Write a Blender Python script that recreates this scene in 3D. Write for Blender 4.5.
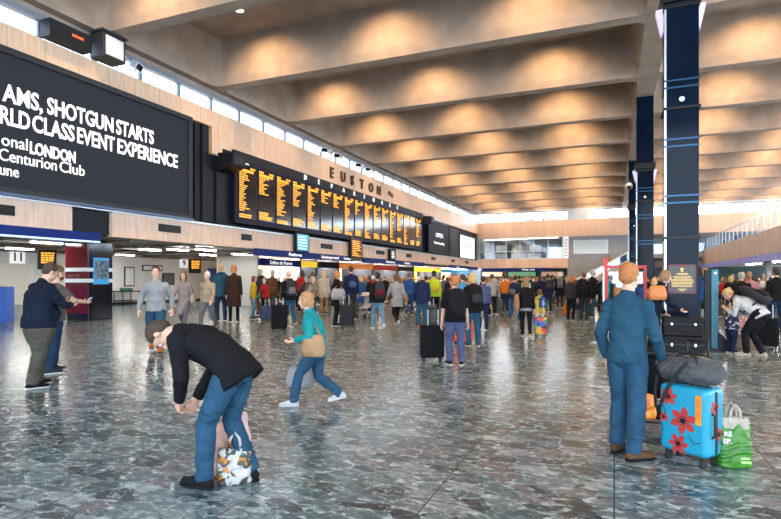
import bpy, bmesh, math, random
from mathutils import Vector, Matrix, Quaternion, noise
R=math.radians
random.seed(7)
scn=bpy.context.scene
for o in list(bpy.data.objects): bpy.data.objects.remove(o)
# ---------------------------------------------------------------- camera, world, exposure
F=540.0; YAW=22.5; HOR=279.0; CH=1.55
cd=bpy.data.cameras.new('camera'); cam=bpy.data.objects.new('camera',cd); scn.collection.objects.link(cam)
cam.location=(0,0,CH); cam.rotation_euler=(R(90),0,R(YAW))
cd.sensor_width=36; cd.sensor_fit='HORIZONTAL'; cd.lens=F*36/781; cd.shift_y=(HOR-259.5)/781; cd.clip_end=500
scn.camera=cam
w=bpy.data.worlds.new('sky'); scn.world=w; w.use_nodes=True
bgn=w.node_tree.nodes['Background']; bgn.inputs[0].default_value=(.74,.87,1.0,1); bgn.inputs[1].default_value=2.9
def sky():
    n=w.node_tree.nodes; l=w.node_tree.links; tc=n.new('ShaderNodeTexCoord'); d=n.new('ShaderNodeVectorMath'); d.operation='DOT_PRODUCT'; d.inputs[1].default_value=(0.05,.985,.16)
    l.new(tc.outputs['Generated'],d.inputs[0]); m=n.new('ShaderNodeMapRange'); m.inputs['From Min'].default_value=.55; m.inputs['From Max'].default_value=1; m.inputs['To Min'].default_value=3.0; m.inputs['To Max'].default_value=10
    l.new(d.outputs['Value'],m.inputs['Value']); l.new(m.outputs[0],bgn.inputs[1])
sky()
scn.view_settings.view_transform='Standard'; scn.view_settings.look='None'; scn.view_settings.gamma=1
scn.view_settings.use_curve_mapping=False; scn.view_settings.exposure=1.3
LAMP_W=215
C=scn.collection
# ---------------------------------------------------------------- pixel helpers (frame 781x519)
_c,_s=math.cos(R(YAW)),math.sin(R(YAW))
def ray(x):
    u=(x-390.5)/F
    return (-_s+u*_c, _c+u*_s)
def gp(x,y,z=0.0):
    d=(CH-z)*F/(y-HOR); r=ray(x); return Vector((r[0]*d,r[1]*d,z))
def depth(p): return -p.x*_s+p.y*_c
def YX(x,X): r=ray(x); return X*r[1]/r[0]       # y where pixel column x meets the plane at X
def XY(x,Y): r=ray(x); return Y*r[0]/r[1]
# ---------------------------------------------------------------- materials
MC={}; EK=.36
def newmat(name):
    m=bpy.data.materials.new(name); m.use_nodes=True
    return m,m.node_tree.nodes,m.node_tree.links,m.node_tree.nodes['Principled BSDF']
def M(name,col=None,rough=.6,metal=0,emit=0,var=0,vs=8,bump=0,bs=40,spec=.5,ecol=None,alpha=1):
    if name in MC: return MC[name]
    m,n,l,b=newmat(name)
    b.inputs['Roughness'].default_value=rough; b.inputs['Metallic'].default_value=metal
    b.inputs['Specular IOR Level'].default_value=spec
    b.inputs['Base Color'].default_value=(*col,1)
    emit*=EK
    if emit:
        b.inputs['Emission Color'].default_value=(*(ecol or col),1); b.inputs['Emission Strength'].default_value=emit
    if var or bump:
        tc=n.new('ShaderNodeTexCoord')
    if var:
        nz=n.new('ShaderNodeTexNoise'); nz.inputs['Scale'].default_value=vs; nz.inputs['Detail'].default_value=5
        l.new(tc.outputs['Object'],nz.inputs['Vector'])
        r=n.new('ShaderNodeValToRGB'); r.color_ramp.elements[0].position=.3; r.color_ramp.elements[1].position=.7
        r.color_ramp.elements[0].color=(*[c*(1-var) for c in col],1); r.color_ramp.elements[1].color=(*[min(1,c*(1+var)) for c in col],1)
        l.new(nz.outputs['Fac'],r.inputs['Fac']); l.new(r.outputs['Color'],b.inputs['Base Color'])
    if bump:
        nb=n.new('ShaderNodeTexNoise'); nb.inputs['Scale'].default_value=bs; nb.inputs['Detail'].default_value=4
        l.new(tc.outputs['Object'],nb.inputs['Vector'])
        bp=n.new('ShaderNodeBump'); bp.inputs['Strength'].default_value=bump; bp.inputs['Distance'].default_value=.02
        l.new(nb.outputs['Fac'],bp.inputs['Height']); l.new(bp.outputs['Normal'],b.inputs['Normal'])
    MC[name]=m; return m
def fab(name,col,var=.22,rough=.85,bump=1.0,bs=11): return M(name,col,rough,0,0,var,5,bump,bs,.12)
def ramp(n,stops):
    r=n.new('ShaderNodeValToRGB'); e=r.color_ramp.elements
    while len(e)<len(stops): e.new(.5)
    for i,(p,c) in enumerate(stops): e[i].position=p; e[i].color=(*c,1)
    return r
def mix(n,l,fac,a,b,mode='MIX'):
    mx=n.new('ShaderNodeMix'); mx.data_type='RGBA'; mx.blend_type=mode
    if isinstance(fac,(int,float)): mx.inputs[0].default_value=fac
    else: l.new(fac,mx.inputs[0])
    for i,s in ((6,a),(7,b)):
        if isinstance(s,tuple): mx.inputs[i].default_value=(*s,1)
        else: l.new(s,mx.inputs[i])
    return mx.outputs[2]
def floor_mat():
    m,n,l,b=newmat('crazy_marble')
    tc=n.new('ShaderNodeTexCoord')
    mp=n.new('ShaderNodeMapping'); mp.inputs['Rotation'].default_value=(0,0,.5); mp.inputs['Scale'].default_value=(1,1.7,1)
    l.new(tc.outputs['Object'],mp.inputs['Vector'])
    nz=n.new('ShaderNodeTexNoise'); nz.inputs['Scale'].default_value=2.2; nz.inputs['Detail'].default_value=2; l.new(mp.outputs[0],nz.inputs['Vector'])
    vm=n.new('ShaderNodeVectorMath'); vm.operation='MULTIPLY_ADD'; vm.inputs[1].default_value=(.22,.22,0)
    l.new(nz.outputs['Color'],vm.inputs[0]); l.new(mp.outputs[0],vm.inputs[2])
    def vor(scale,feat,src=None):
        v=n.new('ShaderNodeTexVoronoi'); v.voronoi_dimensions='2D'; v.feature=feat; v.inputs['Scale'].default_value=scale
        l.new(src or vm.outputs[0],v.inputs['Vector']); return v
    v1=vor(3.5,'F1'); e1=vor(3.5,'DISTANCE_TO_EDGE')
    sp=n.new('ShaderNodeSeparateColor'); l.new(v1.outputs['Color'],sp.inputs[0])
    r1=ramp(n,[(0,(.022,.040,.050)),(.25,(.052,.088,.10)),(.5,(.095,.145,.155)),(.72,(.16,.21,.22)),(.86,(.12,.115,.13)),(1,(.27,.33,.35))])
    l.new(sp.outputs[0],r1.inputs['Fac'])
    # fine fragments inside the matrix between the slabs
    v2=vor(17,'F1'); s2=n.new('ShaderNodeSeparateColor'); l.new(v2.outputs['Color'],s2.inputs[0])
    r2=ramp(n,[(0,(.03,.05,.062)),(.45,(.11,.155,.175)),(1,(.40,.48,.52))]); l.new(s2.outputs[1],r2.inputs['Fac'])
    n2=n.new('ShaderNodeTexNoise'); n2.inputs['Scale'].default_value=5; n2.inputs['Detail'].default_value=5; l.new(mp.outputs[0],n2.inputs['Vector'])
    ad=n.new('ShaderNodeMath'); ad.operation='MULTIPLY_ADD'; ad.inputs[1].default_value=-.34; l.new(n2.outputs['Fac'],ad.inputs[0]); l.new(e1.outputs['Distance'],ad.inputs[2])
    re=ramp(n,[(0,(1,1,1)),(1,(0,0,0))]); 
    ma=n.new('ShaderNodeMapRange'); ma.inputs['From Min'].default_value=-.12; ma.inputs['From Max'].default_value=-.085; ma.inputs['To Min'].default_value=1; ma.inputs['To Max'].default_value=0
    l.new(ad.outputs[0],ma.inputs['Value'])
    c=mix(n,l,ma.outputs[0],r1.outputs[0],r2.outputs[0])
    nf=n.new('ShaderNodeTexNoise'); nf.inputs['Scale'].default_value=9; nf.inputs['Detail'].default_value=7; nf.inputs['Roughness'].default_value=.7; nf.inputs['Distortion'].default_value=.8; l.new(mp.outputs[0],nf.inputs['Vector'])
    rf=ramp(n,[(.30,(.42,.44,.46)),(.5,(1,1,1)),(.70,(1.75,1.8,1.8))]); l.new(nf.outputs['Fac'],rf.inputs['Fac'])
    c=mix(n,l,1.0,c,rf.outputs[0],'MULTIPLY')
    rk=ramp(n,[(.565,(0,0,0)),(.63,(.8,.8,.8))]); l.new(nf.outputs['Fac'],rk.inputs['Fac'])
    c=mix(n,l,rk.outputs[0],c,(.40,.48,.50))
    # white veins
    n3=n.new('ShaderNodeTexNoise'); n3.inputs['Scale'].default_value=3; n3.inputs['Detail'].default_value=7; n3.inputs['Distortion'].default_value=.5; l.new(mp.outputs[0],n3.inputs['Vector'])
    sb=n.new('ShaderNodeMath'); sb.operation='SUBTRACT'; sb.inputs[1].default_value=.5; l.new(n3.outputs['Fac'],sb.inputs[0])
    ab=n.new('ShaderNodeMath'); ab.operation='ABSOLUTE'; l.new(sb.outputs[0],ab.inputs[0])
    mv=n.new('ShaderNodeMapRange'); mv.inputs['From Min'].default_value=.002; mv.inputs['From Max'].default_value=.011; mv.inputs['To Min'].default_value=.4; mv.inputs['To Max'].default_value=0
    l.new(ab.outputs[0],mv.inputs['Value'])
    c=mix(n,l,mv.outputs[0],c,(.5,.53,.54))
    # tile joints
    br=n.new('ShaderNodeTexBrick'); br.offset=0; br.inputs['Scale'].default_value=1; br.inputs['Brick Width'].default_value=1.2; br.inputs['Row Height'].default_value=1.2; br.inputs['Mortar Size'].default_value=.006
    l.new(tc.outputs['Object'],br.inputs['Vector']); c=mix(n,l,br.outputs['Fac'],c,(.05,.06,.06))
    l.new(c,b.inputs['Base Color'])
    rr=n.new('ShaderNodeMapRange'); rr.inputs['To Min'].default_value=.13; rr.inputs['To Max'].default_value=.30; l.new(n2.outputs['Fac'],rr.inputs['Value']); l.new(rr.outputs[0],b.inputs['Roughness'])
    bp=n.new('ShaderNodeBump'); bp.inputs['Strength'].default_value=.25; bp.inputs['Distance'].default_value=.01; l.new(n3.outputs['Fac'],bp.inputs['Height']); l.new(bp.outputs[0],b.inputs['Normal'])
    return m
def wood_mat(name,axis,pitch,col):
    m,n,l,b=newmat(name); tc=n.new('ShaderNodeTexCoord')
    mp=n.new('ShaderNodeMapping'); l.new(tc.outputs['Object'],mp.inputs['Vector']); mp.inputs['Scale'].default_value=(6,6,.7)
    nz=n.new('ShaderNodeTexNoise'); nz.inputs['Scale'].default_value=2; nz.inputs['Detail'].default_value=6; l.new(mp.outputs[0],nz.inputs['Vector'])
    r=ramp(n,[(.3,tuple(c*.86 for c in col)),(.7,tuple(min(1,c*1.1) for c in col))]); l.new(nz.outputs['Fac'],r.inputs['Fac'])
    sx=n.new('ShaderNodeSeparateXYZ'); l.new(tc.outputs['Object'],sx.inputs[0])
    dv=n.new('ShaderNodeMath'); dv.operation='DIVIDE'; dv.inputs[1].default_value=pitch; l.new(sx.outputs[axis],dv.inputs[0])
    fr=n.new('ShaderNodeMath'); fr.operation='FRACT'; l.new(dv.outputs[0],fr.inputs[0])
    ls=n.new('ShaderNodeMath'); ls.operation='LESS_THAN'; ls.inputs[1].default_value=.014; l.new(fr.outputs[0],ls.inputs[0])
    fl=n.new('ShaderNodeMath'); fl.operation='FLOOR'; l.new(dv.outputs[0],fl.inputs[0])
    wn=n.new('ShaderNodeTexWhiteNoise'); wn.noise_dimensions='1D'; l.new(fl.outputs[0],wn.inputs['W'])
    r2=ramp(n,[(0,(.9,.9,.9)),(1,(1,1,1))]); l.new(wn.outputs['Value'],r2.inputs['Fac'])
    c=mix(n,l,1.0,r.outputs[0],r2.outputs[0],'MULTIPLY'); c=mix(n,l,ls.outputs[0],c,tuple(c_*.45 for c_ in col))
    l.new(c,b.inputs['Base Color']); b.inputs['Roughness'].default_value=.5
    return m
def pane_mat(name,tint=(1,1,1),refl=.12):
    m=bpy.data.materials.new(name); m.use_nodes=True; n=m.node_tree.nodes; l=m.node_tree.links; n.clear()
    o=n.new('ShaderNodeOutputMaterial'); t=n.new('ShaderNodeBsdfTransparent'); g=n.new('ShaderNodeBsdfGlossy'); x=n.new('ShaderNodeMixShader')
    t.inputs[0].default_value=(*tint,1); g.inputs['Roughness'].default_value=.03; x.inputs[0].default_value=refl
    l.new(t.outputs[0],x.inputs[1]); l.new(g.outputs[0],x.inputs[2]); l.new(x.outputs[0],o.inputs[0]); return m
def plaid_mat(name,c1,c2,scale):
    m,n,l,b=newmat(name); tc=n.new('ShaderNodeTexCoord'); ck=n.new('ShaderNodeTexVoronoi'); ck.distance='CHEBYCHEV'; ck.inputs['Scale'].default_value=scale; ck.inputs['Randomness'].default_value=.9
    l.new(tc.outputs['Object'],ck.inputs['Vector']); s=n.new('ShaderNodeSeparateColor'); l.new(ck.outputs['Color'],s.inputs[0])
    k=len(c1); r=ramp(n,[(i/k,c) for i,c in enumerate(c1)]); r.color_ramp.interpolation='CONSTANT'; l.new(s.outputs[0],r.inputs['Fac']); l.new(r.outputs[0],b.inputs['Base Color']); b.inputs['Roughness'].default_value=c2
    return m
FLOOR=floor_mat()
WOODL=wood_mat('pale_beech_left',1,1.15,(.86,.60,.42)); WOODB=wood_mat('pale_beech_far',0,1.0,(.82,.57,.43)); WOODLOW=wood_mat('pale_beech_low',1,.5,(.84,.61,.48))
WOODR=wood_mat('pale_beech_right',1,1.0,(.74,.56,.48))
CONC=M('board_marked_concrete',(.37,.29,.235),.9,0,0,.16,1.2,.5,14)
BLACK=M('black_metal',(.008,.009,.011),.4,spec=.25); DARK=M('dark_panel',(.012,.015,.021),.5,spec=.2); DGREY=M('dark_grey_metal',(.03,.034,.042),.5,spec=.25)
STEEL=M('brushed_steel',(.55,.56,.58),.3,1); LSTEEL=M('light_steel',(.62,.66,.72),.35,.6); WHITE=M('white_paint',(.78,.78,.76),.5); CREAM=M('cream_wall',(.72,.69,.64),.6,0,0,.05,1)
BLUE=M('signal_blue',(.008,.025,.17),.5,spec=.15); BLUE2=M('royal_blue',(.01,.09,.42),.45); GREYP=M('grey_panel',(.32,.34,.38),.5,0,0,.08,1)
TXTW=M('white_lettering',(.9,.9,.9),.5,0,1.3); LAMPE=M('lamp_lens',(1,.95,.85),.5,0,14); STRIP=M('strip_lens',(1,.97,.92),.5,0,85)
AMBER=M('amber_led',(1,.42,.04),.5,0,1.35,ecol=(1,.38,.035)); AMBER_IN=M('amber_text_screen',(1,.45,.04),.5,0,1.4,ecol=(1,.38,.02))
SCRN=M('dark_lcd',(.012,.014,.02),.12); CYAN=M('cyan_lcd',(.05,.35,.55),.2,0,.9,ecol=(.03,.35,.6)); WHSC=M('white_lcd',(.9,.92,.95),.2,0,1.1)
BRONZE=M('bronze_letter',(.10,.055,.02),.35,.6); RUB=M('black_rubber',(.015,.015,.016),.7)
PANE=pane_mat('clear_pane',(.97,.99,1),.06); PANEB=pane_mat('blue_tint_pane',(.70,.80,.92),.16)
# ---------------------------------------------------------------- mesh building
TS=bpy.data.scenes.new('bench')
def bake(o):
    TS.collection.objects.link(o); vl=TS.view_layers[0]; vl.update(); dg=vl.depsgraph
    if dg is None: dg=bpy.context.evaluated_depsgraph_get()
    dg.update(); me=bpy.data.meshes.new_from_object(o.evaluated_get(dg)); bpy.data.objects.remove(o); return me
class MB:
    def __init__(s): s.v=[]; s.f=[]; s.m=[]; s.mats=[]
    def mi(s,mat):
        if mat is None: return 0
        if mat not in s.mats: s.mats.append(mat)
        return s.mats.index(mat)
    def add(s,vs,fs,mat=None):
        k=len(s.v); s.v+= [Vector(v) for v in vs]; i=s.mi(mat)
        for f in fs: s.f.append([k+a for a in f]); s.m.append(i)
        return s
    def box(s,x0,x1,y0,y1,z0,z1,mat=None,X=None):
        vs=[Vector((x,y,z)) for x in (x0,x1) for y in (y0,y1) for z in (z0,z1)]
        if X is not None: vs=[X@v for v in vs]
        return s.add(vs,[(0,1,3,2),(4,6,7,5),(0,4,5,1),(2,3,7,6),(0,2,6,4),(1,5,7,3)],mat)
    def cb(s,c,d,mat=None,X=None):
        return s.box(c[0]-d[0]/2,c[0]+d[0]/2,c[1]-d[1]/2,c[1]+d[1]/2,c[2]-d[2]/2,c[2]+d[2]/2,mat,X)
    def loft(s,pts,rads,side=(1,0,0),n=12,cap=1,mat=None,sq=0):
        pts=[Vector(p) for p in pts]; rads=[(r,r) if isinstance(r,(int,float)) else r for r in rads]; side=Vector(side)
        N=len(pts); rings=[]
        for i in range(N):
            t=(pts[min(N-1,i+1)]-pts[max(0,i-1)]).normalized()
            a=side-t*side.dot(t)
            if a.length<1e-4: a=t.orthogonal()
            a.normalize(); b=t.cross(a)
            def ring(p,k):
                out=[]
                for j in range(n):
                    th=2*math.pi*j/n; cx,cy=math.cos(th),math.sin(th)
                    if sq:
                        e=2/(2+sq); cx=math.copysign(abs(cx)**e,cx); cy=math.copysign(abs(cy)**e,cy)
                    out.append(p+a*(rads[i][0]*k*cx)+b*(rads[i][1]*k*cy))
                return out
            if i==0 and cap:
                r=min(rads[0])*cap
                for an in (80,50,25): rings.append(ring(pts[0]-t*r*math.sin(R(an)),math.cos(R(an))))
            rings.append(ring(pts[i],1))
            if i==N-1 and cap:
                r=min(rads[-1])*cap
                for an in (25,50,80): rings.append(ring(pts[-1]+t*r*math.sin(R(an)),math.cos(R(an))))
        vs=[p for r_ in rings for p in r_]; fs=[]
        for i in range(len(rings)-1):
            for j in range(n):
                fs.append((i*n+j,i*n+(j+1)%n,(i+1)*n+(j+1)%n,(i+1)*n+j))
        fs.append(tuple(range(n-1,-1,-1))); fs.append(tuple((len(rings)-1)*n+j for j in range(n)))
        return s.add(vs,fs,mat)
    def ell(s,c,r,Rm=None,n=12,mat=None):
        c=Vector(c); vs=[]; fs=[]; h=max(6,n*2//3)
        for i in range(1,h):
            ph=math.pi*i/h
            for j in range(n):
                th=2*math.pi*j/n
                v=Vector((r[0]*math.sin(ph)*math.cos(th),r[1]*math.sin(ph)*math.sin(th),r[2]*math.cos(ph)))
                vs.append(v)
        vs+= [Vector((0,0,r[2])),Vector((0,0,-r[2]))]
        if Rm is not None: vs=[Rm@v for v in vs]
        vs=[c+v for v in vs]; T=len(vs)-2
        for i in range(h-2):
            for j in range(n): fs.append((i*n+j,(i+1)*n+j,(i+1)*n+(j+1)%n,i*n+(j+1)%n))
        for j in range(n): fs.append((T,j,(j+1)%n)); fs.append((T+1,(h-2)*n+(j+1)%n,(h-2)*n+j))
        return s.add(vs,fs,mat)
    def cyl(s,p,q,r,n=12,mat=None,r2=None): return s.loft([p,q],[r,r if r2 is None else r2],n=n,cap=0,mat=mat)
    def tube(s,pts,r,n=8,mat=None): return s.loft(pts,[r]*len(pts),n=n,cap=.6,mat=mat,side=(.13,.77,.62))
    def torus(s,c,R0,r,axis='x',n=24,k=8,mat=None):
        vs=[];fs=[]
        for i in range(n):
            a=2*math.pi*i/n
            for j in range(k):
                b=2*math.pi*j/k; q=R0+r*math.cos(b); h=r*math.sin(b)
                p={'x':(h,q*math.cos(a),q*math.sin(a)),'y':(q*math.cos(a),h,q*math.sin(a)),'z':(q*math.cos(a),q*math.sin(a),h)}[axis]
                vs.append(Vector(c)+Vector(p))
        for i in range(n):
            for j in range(k): fs.append((i*k+j,((i+1)%n)*k+j,((i+1)%n)*k+(j+1)%k,i*k+(j+1)%k))
        return s.add(vs,fs,mat)
    def mesh(s,name,mat,smooth=False):
        me=bpy.data.meshes.new(name); bm=bmesh.new()
        vs=[bm.verts.new(v) for v in s.v]
        for f,mi in zip(s.f,s.m):
            try: fc=bm.faces.new([vs[a] for a in f]); fc.material_index=mi; fc.smooth=smooth
            except ValueError: pass
        bmesh.ops.recalc_face_normals(bm,faces=bm.faces); bm.to_mesh(me); bm.free()
        for mm in (s.mats or [mat]): me.materials.append(mm)
        return me
    def build(s,name,mat=None,parent=None,smooth=False,vox=0,sm=2,wr=0,bev=0,wf=6):
        me=s.mesh(name,mat,smooth)
        if vox:
            t=bpy.data.objects.new('tmp',me)
            md=t.modifiers.new('r','REMESH'); md.mode='VOXEL'; md.voxel_size=vox; md.use_smooth_shade=True
            if sm: ms=t.modifiers.new('s','SMOOTH'); ms.factor=.5; ms.iterations=sm
            m2=bake(t); bpy.data.meshes.remove(me); me=m2; me.name=name
            me.materials.clear(); me.materials.append(mat)
            if wr:
                nrm=[v.normal.copy() for v in me.vertices]
                for v,nn in zip(me.vertices,nrm):
                    p=v.co; q=Vector((p.x*wf,p.y*wf,p.z*wf*1.7))
                    d=noise.noise(q+Vector((0,0,noise.noise(p*wf*.6)*2.5))); v.co=p+nn*(wr*(1-2.2*abs(d)))
        o=bpy.data.objects.new(name,me); C.objects.link(o)
        if parent is not None: o.parent=parent
        if bev:
            b=o.modifiers.new('b','BEVEL'); b.width=bev; b.segments=3; b.limit_method='ANGLE'
            for p in me.polygons: p.use_smooth=True
            wn=o.modifiers.new('w','WEIGHTED_NORMAL')
        return o
LABELS={}
def tag(o,label,cat,group=None):
    o['label']=label; o['category']=cat
    if group: o['group']=group
    if label in LABELS and not group: print('DUPLABEL',label)
    LABELS[label]=LABELS.get(label,0)+1
    return o
def thing(name,label,cat,loc=(0,0,0),rz=0,group=None):
    o=bpy.data.objects.new(name,None); C.objects.link(o); o.empty_display_size=.2
    o.location=loc; o.rotation_euler=(0,0,rz); return tag(o,label,cat,group)
def struct(name,mb,mat=None,parent=None,**k):
    o=mb.build(name,mat,parent,**k)
    if parent is None: o['kind']='structure'
    return o
def text(body,name,parent,mat,size,loc,axes,width=None,ext=.01,bold=0,align='LEFT',space=1):
    cu=bpy.data.curves.new(name,'FONT'); cu.body=body; cu.size=size; cu.extrude=ext; cu.offset=bold; cu.align_x=align; cu.space_character=space; cu.resolution_u=3
    me=bake(bpy.data.objects.new('t',cu))
    xs=[v.co.x for v in me.vertices]; sx=1
    if width and xs: sx=width/(max(xs)-min(xs))
    ax=[Vector(a) for a in axes]; o0=Vector(loc)
    for v in me.vertices: c=v.co.copy(); v.co=o0+ax[0]*c.x*sx+ax[1]*c.y+ax[2]*c.z
    me.materials.clear(); me.materials.append(mat)
    o=bpy.data.objects.new(name,me); C.objects.link(o); o.parent=parent
    return o
LEFTAX=((0,1,0),(0,0,1),(1,0,0)); FRONTAX=((1,0,0),(0,0,1),(0,-1,0))
# ================================================================ STRUCTURE
WX=-16.5; BY=70.0; PX=1.32
b=MB(); b.box(-36,26,-16,BY+8,-.1,0); struct('floor',b,FLOOR)
# coffered roof, one continuous casting
def rrect(x0,x1,y0,y1,r,z,n=5):
    out=[]
    for cx,cy,a0 in ((x1-r,y1-r,0),(x0+r,y1-r,90),(x0+r,y0+r,180),(x1-r,y0+r,270)):
        for k in range(n+1):
            a=R(a0+90*k/n); out.append(Vector((cx+r*math.cos(a),cy+r*math.sin(a),z)))
    return out
BEAM0=13.6; PITCH=5.7; ZB=10.0; ZS=11.9
b=MB()
for xa,xb in ((-16.6,PX),(PX,24.0)):
    for k in range(-4,10):
        y0=BEAM0+PITCH*k; y1=y0+PITCH
        il=.35 ; 
        rings=[rrect(xa,xb,y0,y1,0.0001,ZB),rrect(xa+.38,xb-.38,y0+.26,y1-.26,.35,ZB),rrect(xa+.46,xb-.46,y0+.34,y1-.34,.38,ZB+.3),rrect(xa+.75,xb-.62,y0+.55,y1-.60,.45,ZS)]
        n=len(rings[0]); vs=[p for r_ in rings for p in r_]; fs=[]
        for i in range(3):
            for j in range(n): fs.append((i*n+j,i*n+(j+1)%n,(i+1)*n+(j+1)%n,(i+1)*n+j))
        fs.append(tuple(3*n+j for j in range(n)))
        b.add(vs,fs)
b.box(-16.6,24,BEAM0-4*PITCH,BEAM0+10*PITCH,12.6,12.9)
b.box(-16.9,-16.6,BEAM0-4*PITCH,BEAM0+10*PITCH,9.78,12.6)
b.box(-16.9,24,BEAM0+10*PITCH,BEAM0+10*PITCH+.3,10.0,12.6)
struct('ceiling',b,CONC)
# left wall: timber upper band with steps, dark screen wall, timber lower band
ya=-12; yS=YX(197,WX); yS2=YX(212,WX); yD=YX(231.6,WX); yDe=YX(424,WX)
b=MB(); t=.25
b.box(WX-t,WX,ya,yS2,8.32,9.05); b.box(WX-t,WX,yS2,yD,7.1,9.05); b.box(WX-t,WX,yD,yDe,7.62,9.05); b.box(WX-t,WX,yDe,BY,7.42,9.05)
struct('trim_1',b,WOODL)
b=MB()
for x0,x1 in ((None,72),(112,297),(309,350),(363,390),(396,None)):
    a=ya if x0 is None else YX(x0,WX); c=BY if x1 is None else YX(x1,WX)
    b.box(WX-.25,WX+.02,a,c,3.05,3.93)
struct('trim_2',b,WOODLOW,bev=.01)
b=MB(); b.box(WX-.55,WX-.26,ya,BY,3.05,9.0); struct('wall_left',b,DARK)
b=MB(); b.box(WX-.3,WX+.10,ya,BY,3.93,3.99); struct('trim_3',b,LSTEEL)
b=MB(); b.box(-36,WX-.26,ya,BY,3.02,3.3); 
for k in range(26):
    y=2+k*2.6; b.box(-28,WX-.3,y,y+.12,2.94,3.02)
for k in range(5): b.box(-27.5+k*2.3,-27.38+k*2.3,ya,BY,2.9,2.96)
struct('ceiling.001',b,M('soffit_brown',(.16,.12,.095),.4,0,0,.3,2))
# clerestory left
b=MB(); b.box(WX-.2,WX-.14,ya,BY,9.05,9.12); b.box(WX-.2,WX+.04,ya,BY,9.60,9.8); b.box(WX-.25,WX+.06,ya,BY,9.70,9.76)
y=ya
while y<BY: b.box(WX-.2,WX-.08,y-.07,y+.07,9.05,9.8); y+=1.95
g=struct('window_1',b,M('window_frame_grey',(.22,.25,.30),.4)); b=MB(); b.box(WX-.175,WX-.165,ya,BY,9.1,9.7); b.build('pane',PANE,g)
# back wall
b=MB(); b.box(WX,24,BY,BY+.3,6.8,8.88); struct('trim_4',b,WOODB)
b=MB(); b.box(WX,XY(568,BY),BY-.05,BY+.3,2.92,4.1); b.box(XY(655,BY),24,BY-.05,BY+.3,2.92,4.1); struct('trim_5',b,WOODB)
b=MB(); b.box(WX,24,BY+.05,BY+.12,8.88,8.96); b.box(WX,24,BY+.05,BY+.14,10.1,10.25)
x=WX
while x<24: b.box(x-.05,x+.05,BY+.04,BY+.14,8.9,10.2); x+=2.55
xa=XY(567,BY); b.box(xa,xa+2.5,BY+.02,BY+.2,8.9,10.2,None)
g=struct('window_2',b,LSTEEL); b=MB(); b.box(WX,24,BY+.08,BY+.09,8.95,10.15); b.build('pane',PANE,g)
# balcony behind the back wall
xb0=WX; xb1=XY(563,BY)
b=MB(); b.box(-20,24,BY+8,BY+8.2,0,7.2); struct('wall_back',b,GREYP)
b=MB(); b.box(WX,24,BY+.3,BY+8,3.6,4.0); struct('floor.003',b,GREYP)
b=MB(); b.box(WX,24,BY+.3,BY+8,6.9,7.1); struct('ceiling.003',b,WHITE)
b=MB(); b.box(xb1+.5,xb1+8.2,BY+.25,BY+.5,0,6.8); struct('wall_back.001',b,GREYP)
b=MB(); b.box(-16.80,-16.52,BY+.01,BY+8,3.0,8.9); struct('wall_back.002',b,GREYP)
b=MB(); b.box(-19.6,-19.3,YX(470.5,-19.3),BY+8,0,3.0); struct('wall_left.004',b,GREYP)
b=MB()
for i in range(7):
    x=xb0+.15+(xb1-xb0-.2)*i/6; b.box(x-.04,x+.04,BY+.05,BY+.13,4.1,6.8)
b.box(xb0,xb1,BY+.04,BY+.14,5.05,5.13); b.box(xb0,xb1,BY+.04,BY+.14,4.1,4.18)
g=struct('window_3',b,LSTEEL); p=MB(); p.box(xb0,xb1,BY+.08,BY+.09,4.15,6.8); p.build('pane',PANEB,g)
b=MB()
b.box(xb1+1.2,xb1+5.2,BY+.12,BY+.22,4.6,6.3); g=struct('window_4',b,LSTEEL); p=MB(); p.box(xb1+1.35,xb1+5.05,BY+.10,BY+.12,4.7,6.2); p.build('pane',M('pale_glass',(.5,.62,.68),.1),g)
# left concourse platform wall
LX=-27.5
b=MB(); b.box(LX-.3,LX,-5,YX(-10,LX),0,3.05)
yy=[YX(2,LX),YX(33,LX),YX(206,LX),YX(238,LX)]
b.box(LX-.3,LX,YX(33,LX),45,0,3.05)
b.box(LX-.3,LX,YX(-10,LX),YX(33,LX),2.3,3.05)
struct('wall_left.001',b,CREAM)
b=MB(); b.box(LX-6,LX-5.8,-10,60,0,3); struct('wall_left.002',b,M('platform_cream',(.62,.60,.54),.7))
b=MB(); b.box(LX-.1,LX+.05,YX(33,LX),45,0,.16); struct('baseboard_left',b,DGREY)
d0,d1=YX(208,LX),YX(221,LX)
b=MB(); b.box(LX-.02,LX+.06,d0,d1,0,2.35); g=struct('door_1',b,BLUE2); h=MB(); h.box(LX+.06,LX+.12,d0+.2,d0+.25,.9,1.3); h.build('door_handle',STEEL,g)
# mezzanine on the right
MX=8.2; my0=16; my1=63
b=MB(); b.box(MX,MX+.2,my0,my1,3.0,4.42); struct('trim_6',b,WOODR)
b=MB(); b.box(MX-.03,MX+.25,my0,my1,2.62,3.0); struct('trim_7',b,M('lilac_strip',(.22,.22,.50),.35,0,.25,ecol=(.3,.3,.8)))
b=MB(); b.box(MX+.2,24,my0,my1,3.0,3.6); struct('floor.001',b,GREYP)
b=MB(); b.box(MX+.25,24,my0,my1,2.9,3.0); struct('ceiling.002',b,M('white_soffit',(.6,.6,.6),.5))
b=MB(); b.box(15.2,15.4,my0,my1,0,3.0); b.box(MX,24,BY,BY+.3,0,2.9); struct('wall_right',b,M('shop_green_grey',(.10,.16,.15),.6,0,0,.3,1))
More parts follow.
